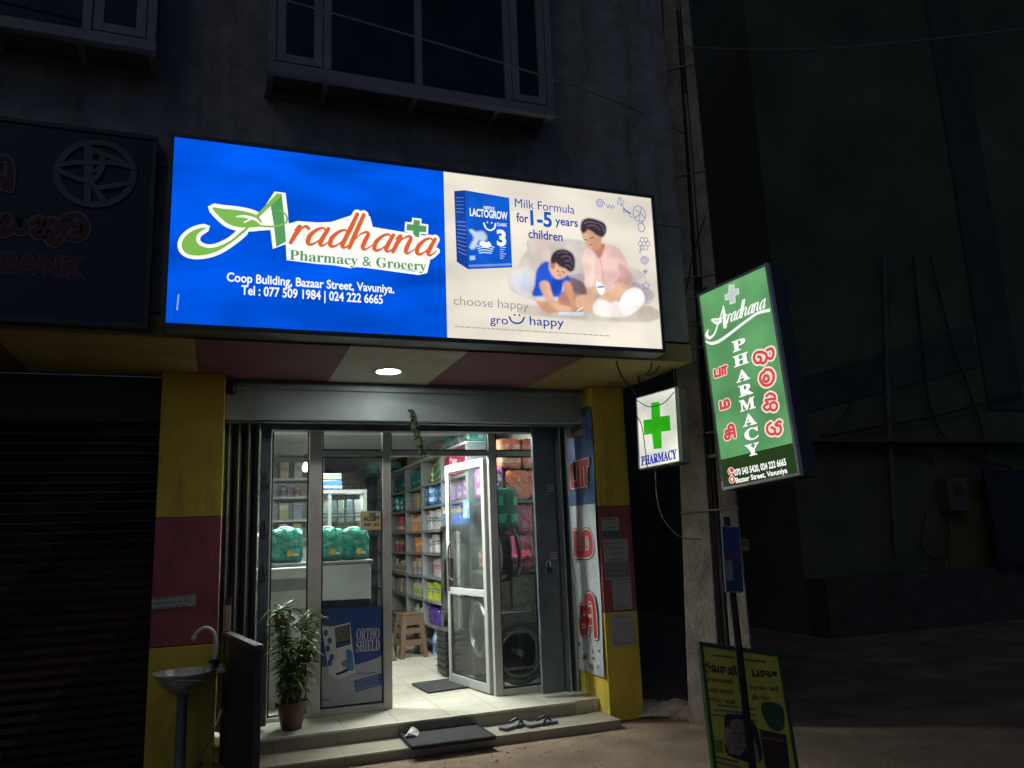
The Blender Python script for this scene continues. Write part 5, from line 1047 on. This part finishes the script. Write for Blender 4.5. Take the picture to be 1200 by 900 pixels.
# ================================================================== objects in front of the shop
def mats_(name, pts, z, th, lab):
    m = MB(); m.prism([Vector((p.x, p.y, z)) for p in pts], (0, 0, th), RUBBER); q = [Vector((p.x, p.y, z+th)) for p in pts]; c = sum(q, Vector())/4
    for k in range(4):
        a, b = q[k], q[(k+1) % 4]; m.tube([a, b], .008, BLACKP, 6)
    return single(m, name, lab, 'mat')
mats_('door_mat', [at(a, b, z=ZF) for a, b in ((483, 803), (502, 813), (552, 806), (531, 797))], ZF+.002, .012, 'black door mat on the shop floor just inside the open door')
mats_('door_mat', [Vector((1.302, 6.075, 0)), Vector((1.30, 5.66, 0)), Vector((1.90, 5.64, 0)), Vector((1.89, 6.07, 0))], ZS1+.004, .022, 'larger black rubber mat on the lower entrance step')
cp_ = MB(); b = bmesh.new(); bmesh.ops.create_grid(b, x_segments=5, y_segments=3, size=1)
for v in b.verts: v.co = Vector((1.36+v.co.x*.05+v.co.y*.02, 5.95+v.co.y*.035, ZS1+.028+.05*max(0, 1-abs(v.co.x))*(.9+.3*v.co.y)+random.uniform(0, .012)))
cp_.bm(b, pmat((222, 222, 216), .7)); single(cp_, 'crumpled_paper', 'small folded white paper scrap on the left corner of the black rubber mat', 'paper scrap')
def slipper(x, y, rz, lab):
    t = thing('slipper', lab, 'slipper', (x, y, ZS1), 'slippers on the entrance step'); T = Matrix.Translation((x, y, ZS1+.003))@Matrix.Rotation(rz, 4, 'Z')
    out = [(-.045, -.11), (-.03, -.132), (.03, -.132), (.042, -.11), (.036, -.02), (.05, .06), (.045, .11), (.015, .135), (-.025, .13), (-.05, .09), (-.05, .04), (-.04, -.03)]
    m = MB(); m.prism([T@Vector((a, b_, 0)) for a, b_ in crom([(a, b_, 0) for a, b_ in out], 3, True) and [(v.x, v.y) for v in crom([(a, b_, 0) for a, b_ in out], 3, True)]], (0, 0, .02), mat('slipper_sole', (.16, .16, .165), .8, noise=.2)); m.build('sole', t)
    for sg in (-1, 1):
        m = MB(); m.tube([T@p for p in crom([Vector((0, .085, .02)), Vector((sg*.02, .05, .05)), Vector((sg*.045, 0, .03)), Vector((sg*.047, -.01, .012))], 5)], .008, BLACKP); m.build('strap', t)
slipper(2.15, 5.93, RAD(-66), 'grey slipper farther left of the pair on the entrance step'); slipper(2.36, 5.90, RAD(-80), 'grey slipper nearer the right pillar on the entrance step')

# potted plant on the threshold
pl = thing('potted_plant', 'leafy bamboo like plant in brown pot on the threshold left of the door', 'plant', (.545, 6.33, ZF))
POT = mat('brown_pot', (.13, .065, .04), .5, noise=.2)
m = MB(); m.lathe([(.07, ZF), (.075, ZF+.005), (.105, ZF+.16), (.122, ZF+.165), (.125, ZF+.195), (.112, ZF+.195), (.10, ZF+.165), (0, ZF+.165)], POT, (.545, 6.33, 0), 28); po = m.build('pot', pl)
m = MB(); m.lathe([(0, ZF+.175), (.103, ZF+.166)], mat('potting_soil', (.04, .028, .02), .95, bump=.8, bscale=80), (.545, 6.33, 0), 20); m.build('soil', po)
LF = [mat('leaf_green', (.12, .20, .04), .45, noise=.35, scale=9), mat('leaf_dark', (.06, .115, .026), .45, noise=.3, scale=9), mat('leaf_yellow', (.21, .24, .06), .5, noise=.3, scale=9)]
STM = mat('plant_stem', (.14, .16, .05), .6)
st_, lf_ = MB(), MB(); q = random.Random(12)
def leaf_mesh(mb, base, d, L_, wd, mm, droop):
    d = d.normalized(); side = d.cross(Vector((0, 0, 1)));
    if side.length < .1: side = Vector((1, 0, 0))
    side.normalize(); pts = []; nseg = 5
    for k in range(nseg+1):
        t = k/nseg; p = base+d*L_*t+Vector((0, 0, -droop*L_*t*t)); ww = wd*math.sin(min(1, t*1.1+.04)*math.pi)**.8*.5 if t < .97 else .0005
        ww = max(ww, .0006); up = Vector((0, 0, ww*.5)); pts += [p-side*ww+up, p, p+side*ww+up]
    fs = []
    for k in range(nseg): a = 3*k; fs += [(a, a+1, a+4, a+3), (a+1, a+2, a+5, a+4)]
    mb.add(pts, fs, mm, True)
for k in range(17):
    a = q.uniform(0, 6.28); r0 = q.uniform(.01, .07); H = q.uniform(.5, .95) if k > 2 else q.uniform(.9, 1.0); lean = q.uniform(.02, .12)
    p0 = Vector((.545+r0*math.cos(a), 6.33+r0*math.sin(a), ZF+.16)); p1 = p0+Vector((lean*math.cos(a)*1.15, lean*math.sin(a)*.6-.03, H*.72))
    path = crom([p0, p0.lerp(p1, .5)+Vector((0, 0, .03)), p1], 6); st_.tube(path, [.006-.004*i/(len(path)-1) for i in range(len(path))], STM, 5)
    for i, p in enumerate(path):
        if i < 2: continue
        for _ in range(q.choice((2, 3, 3))):
            an = q.uniform(0, 6.28); d = Vector((math.cos(an), math.sin(an)*.8, q.uniform(-.1, .7))); leaf_mesh(lf_, p+Vector((0, 0, q.uniform(-.02, .03))), d, q.uniform(.08, .16), q.uniform(.02, .04), q.choice(LF[:2]+LF), q.uniform(.1, .9))
st_.build('stems', pl); lf_.build('foliage', pl)
# garland of leaves hung over the door head
gr = thing('leaf_garland', 'small green leaf garland hanging from the header above the door', 'garland', (1.46, 6.08, 2.18)); s_, l_ = MB(), MB()
pth = crom([at(481, 480, y=6.09), at(486, 495, y=6.085), at(490, 512, y=6.085), at(497, 531, y=6.085)], 8); s_.tube(pth, .004, STM, 5); s_.build('string', gr)
GL = mat('garland_leaf', (.09, .14, .07), .6, noise=.3)
for i, p in enumerate(pth):
    for _ in range(7 if i > 5 else 4): an = q.uniform(0, 6.28); leaf_mesh(l_, p, Vector((math.cos(an), math.sin(an), q.uniform(-.8, .3))), q.uniform(.03, .06) if i > 5 else q.uniform(.025, .045), .02, GL, .4)
l_.build('leaves', gr)
pdk = at(643, 664, y=6.33); pk = thing('padlock', 'steel padlock hanging from the right folding shutter', 'padlock', (pdk.x, 6.34, pdk.z-.06))
m = MB(); m.rbox(pdk.x-.028, pdk.x+.028, 6.325, 6.35, pdk.z-.06, pdk.z, mat('padlock_dark', (.1, .09, .08), .4, .6), .006); m.build('body', pk)
m = MB(); m.tube(crom([(pdk.x-.02, 6.338, pdk.z), (pdk.x-.02, 6.338, pdk.z+.03), (pdk.x, 6.338, pdk.z+.055), (pdk.x+.02, 6.338, pdk.z+.03), (pdk.x+.02, 6.338, pdk.z)], 5), .006, CHROME); m.build('shackle', pk)

# wash basin in front of the left pillar
BSN = mat('basin_steel', (.58, .58, .54), .42, .25, noise=.25, scale=10, stain=(.14, .13, .11), stain_amt=.6, stain_scale=8)
bx_, by_, bz_ = -.19, 5.74, .70
wb = thing('wash_basin', 'small steel wash basin with curved tap in front of the left pillar', 'wash basin', (bx_, by_, 0))
m = MB(); m.lathe([(.02, bz_-.135), (.08, bz_-.12), (.15, bz_-.05), (.178, bz_-.004), (.195, bz_), (.195, bz_+.008), (.176, bz_+.008), (.150, bz_-.035), (.085, bz_-.098), (.02, bz_-.105), (0, bz_-.105)], BSN, (bx_, by_, 0), 40, sx=.96, sy=.9); m.build('bowl', wb)
m = MB(); m.rbox(.02, .065, 5.70, 5.93, bz_-.02, bz_+.014, BSN, .01); m.rbox(-.06, .04, 5.80, 5.93, bz_-.012, bz_+.012, BSN, .008); m.build('tap_ledge', wb)
m = MB(); m.lathe([(.06, 0), (.05, .02), (.034, .04), (.032, bz_-.16), (.05, bz_-.125)], mat('basin_pipe', (.2, .2, .19), .5, .3, noise=.2), (bx_, by_+.02, 0), 20); m.build('pedestal', wb)
m = MB(); m.lathe([(0, bz_-.1035), (.022, bz_-.1035)], BLACKM, (bx_, by_, 0), 14); m.build('drain', wb)
m = MB(); tp = [(.0, 5.80, bz_+.01), (.0, 5.80, bz_+.10), (.0, 5.80, bz_+.17), (-.015, 5.79, bz_+.235), (-.06, 5.775, bz_+.268), (-.11, 5.76, bz_+.25), (-.135, 5.755, bz_+.215)]
IV = mat('ivory_tap', (.62, .58, .5), .35, noise=.05); m.tube(crom(tp, 6), [.014]*8+[.012]*29, IV, 10); m.tube([(-.128, 5.757, bz_+.225), (-.142, 5.753, bz_+.20)], .016, IV, 10); m.build('tap', wb)
m = MB(); m.lathe([(.02, bz_+.01), (.024, bz_+.04), (.018, bz_+.06)], BLACKP, (0, 5.80, 0), 14); m.tube([(.0, 5.80, bz_+.045), (-.035, 5.78, bz_+.05)], .008, BLACKP); m.build('tap_valve', wb)
m = MB(); m.tube(crom([(.035, 5.86, bz_-.03), (-.03, 5.68, bz_-.055), (-.12, 5.56, bz_-.03), (-.22, 5.55, bz_-.02)], 6), .004, CABLEG); m.build('loose_string', wb)
m = MB(); m.tube(crom([(.05, 5.84, .42), (.02, 5.83, .33), (-.04, 5.84, .2), (-.1, 5.85, .1), (-.13, 5.85, .02)], 6), .006, CABLEG); m.tube([(.05, 5.84, .43), (.022, 5.833, .335)], .010, WHITEP); m.rbox(-.08, -.05, 5.83, 5.86, .09, .12, mat('red_valve', (.3, .05, .04), .5), .006); single(m, 'hose', 'thin hose with white end running down the yellow pillar foot', 'hose')

# dark gate panel standing beside the entrance
gp = thing('gate_panel', 'dark metal panel standing end on between the basin and the shop steps', 'panel', (.16, 5.5, 0))
A0, A1 = Vector((.068, 6.02, 0)), Vector((.238, 5.06, 0)); d = A1-A0; T = Matrix.Translation(A0)@Matrix.Rotation(math.atan2(d.y, d.x), 4, 'Z'); Lp = d.length
DKP = mat('dark_panel_paint', (.035, .037, .042), .6, .1, noise=.35, scale=7)
m = MB(); m.box(0, Lp, -.012, .012, .03, .885, DKP, T); m.build('sheet', gp)
m = MB(); m.rbox(-.01, Lp+.01, -.03, .03, .886, .915, mat('panel_rail', (.10, .085, .075), .6, noise=.3), .006, T)
for x in (-.01, Lp-.03): m.rbox(x, x+.04, -.022, .022, 0, .884, DKP, .004, T)
m.build('frame', gp)
m = MB(); m.rbox(.02, .05, -.02, .02, .916, 1.09, mat('pale_wood_stick', (.36, .30, .22), .7, noise=.2), .004, T); m.rbox(.018, .052, -.022, .022, 1.091, 1.14, BLACKP, .004, T); m.build('wood_stub', gp)

# rod with small blue sign, and the leaning yellow poster board
rod = thing('sign_post', 'thin black iron rod with small blue sign in front of the yellow board', 'sign post', (2.62, 3.5, 0))
pa = at(882, 900, y=3.52); pb = at(858, 692, y=3.60); ptop = at(851, 606, y=3.63); dirp = (pa-pb).normalized(); foot = pa+dirp*(pa.z/abs(dirp.z))
m = MB(); m.tube([foot-Vector((0, 0, .0)), pa, pb, ptop], .019, BLACKM, 8); m.build('rod', rod)
T, U, V = frame_of(at(858, 655, y=3.555), .098, .345, -15, -4.3, 2.8)
BS1 = mat('small_sign_blue', (.03, .06, .2), .5, noise=.2); m = MB(); m.rbox(-.05, .05, -.008, .008, -.172, .172, mat('small_sign_edge', (.26, .28, .32), .5), .006, T); so_ = m.build('sign_plate', rod)
m = MB(); m.box(-.044, .044, -.0092, -.0083, .02, .164, BS1, T); m.box(-.044, .044, -.0092, -.0083, -.10, .018, mat('small_sign_red', (.16, .05, .07), .5, noise=.3), T); m.box(-.044, -.005, -.0096, -.0093, -.11, -.01, mat('small_sign_grey', (.26, .27, .3), .5), T); m.box(-.044, .044, -.0092, -.0083, -.164, -.102, mat('small_sign_navy', (.03, .05, .14), .5), T)
m.box(-.004, .044, -.0102, -.0097, -.12, .0, _m['small_sign_navy'], T); m.build('print', so_)
yt = at(868, 638, y=5.2); yl = thing('meter_tag', 'small yellow tag box on the pole behind the blue sign', 'tag', (yt.x, 5.2, yt.z-.05))
m = MB(); m.rbox(yt.x-.05, yt.x+.05, 5.16, 5.22, yt.z-.05, yt.z+.04, mat('tag_yellow', (.3, .26, .06), .6), .006); m.build('case', yl); m = MB(); m.box(yt.x-.03, yt.x+.03, 5.155, 5.159, yt.z-.02, yt.z+.02, INK); m.build('print', yl)
BC, BW, BH = Vector((2.686, 3.711, .417)), .604, .88
bd = thing('poster_board', 'yellow Tamil ointment poster board with green border leaning at the pole', 'board', (2.686, 3.75, 0))
T, U, V = frame_of(BC, BW, BH, 11, -15.6, 11.8); GRN = mat('board_green_edge', (.03, .10, .03), .6, noise=.15)
m = MB(); m.box(-BW/2, BW/2, 0, .012, -BH/2, BH/2, mat('board_yellow', (.74, .63, .07), .55, noise=.08), T); m.build('sheet', bd)
m = MB(); r_ = .022
for q_ in ((-BW/2, BW/2, BH/2-r_, BH/2), (-BW/2, BW/2, -BH/2, -BH/2+r_), (-BW/2, -BW/2+r_, -BH/2+r_, BH/2-r_), (BW/2-r_, BW/2, -BH/2+r_, BH/2-r_)): m.box(q_[0], q_[1], -.008, .02, q_[2], q_[3], GRN, T)
m.build('border', bd, .003)
A = Art(T@Vector((0, -.0008, 0)), U, V); c7 = lambda *p: [(800+a/2.8125, 580+b/2.8125) for a, b in p]
BK = mat('board_ink', (.02, .02, .02), .6); RDI = mat('board_red_brown', (.30, .10, .03), .6); BLI = mat('board_blue_ink', (.10, .16, .30), .6)
A.text('ஜீவக', c7((66, 576))[0], c7((144, 588))[0], 8.5, BK, .05); A.text('லி', c7((150, 590))[0], c7((178, 594))[0], 8.5, BK, .05); A.text('பைச', c7((232, 596))[0], c7((312, 604))[0], 8.5, BK, .05)
A.text('தலைவலி', c7((82, 612))[0], c7((165, 622))[0], 4.2, RDI, .05); A.text('பல் வலி', c7((82, 646))[0], c7((165, 656))[0], 4.2, RDI, .05); A.text('மூட்டு வலி', c7((82, 678))[0], c7((172, 690))[0], 4.2, RDI, .05)
A.text('கழுத்து வலி', c7((222, 640))[0], c7((316, 646))[0], 4.2, RDI, .05); A.text('இடுப்பு', c7((230, 672))[0], c7((290, 676))[0], 4.2, RDI, .05)
for a_ in ((74, 606), (76, 640), (78, 672)): A.disc_uv(A.uv(*c7(a_)[0]), .007, RDI)
A.line(c7((100, 528), (170, 536)), .010, RDI, 0); A.line(c7((205, 542), (270, 550)), .010, RDI, 0)
for k in range(3): A.line(c7((112-k*8, 692+k*16), (180+k*20, 700+k*18)), .008, BLI, 0); A.line(c7((196, 704+k*20), (240, 706+k*20)), .008, BLI, 0)
FSK = mat('print_skin', (.34, .22, .16), .6); FHR = mat('print_hair', (.05, .035, .035), .6); FHD = mat('print_skin_light', (.40, .28, .2), .6)
A.poly(c7((138, 730), (160, 722), (205, 728), (240, 760), (252, 800), (256, 880), (150, 858), (140, 800)), FHR, 4); A.poly(c7((158, 745), (185, 738), (208, 760), (212, 805), (200, 845), (178, 858), (160, 835), (152, 790)), FSK, 4)
A.poly(c7((140, 770), (152, 766), (162, 800), (170, 850), (152, 850), (140, 815)), FHD, 3); A.poly(c7((212, 770), (226, 790), (244, 830), (250, 878), (224, 876), (206, 830)), FHD, 3)
A.line(c7((164, 785), (178, 784)), .006, FHR, 0); A.line(c7((190, 786), (204, 790)), .006, FHR, 0); A.line(c7((176, 832), (194, 834)), .008, RDI, 0); A.line(c7((185, 790), (182, 812), (190, 814)), .004, FHR, 3)
A.poly(c7((258, 690), (300, 684), (330, 705), (332, 770), (300, 776), (272, 745)), GRN, 4); A.line(c7((262, 692), (300, 730), (328, 768)), .006, mat('board_leaf_vein', (.10, .22, .06), .6), 4)
A.poly(c7((252, 772), (340, 790), (352, 900), (272, 900)), mat('board_brown', (.06, .03, .025), .6, noise=.3)); A.line(c7((262, 800), (338, 812)), .012, RDI, 0)
A.poly(c7((104, 806), (130, 808), (134, 850), (108, 846)), mat('board_olive', (.26, .24, .06), .6)); A.line(c7((104, 862), (180, 880)), .008, RDI, 0); A.line(c7((106, 878), (190, 898)), .008, BLI, 0)
A.build('print', bd)
for sx in (-1, 1): m = MB(); m.tube([T@Vector((sx*.1, .02, BH/2-.1)), Vector((T@Vector((sx*.12, .02, 0))).to_tuple()[:2]+(0,))+Vector((.1, .34, 0))], .011, BLACKM); m.build('prop_leg', bd)
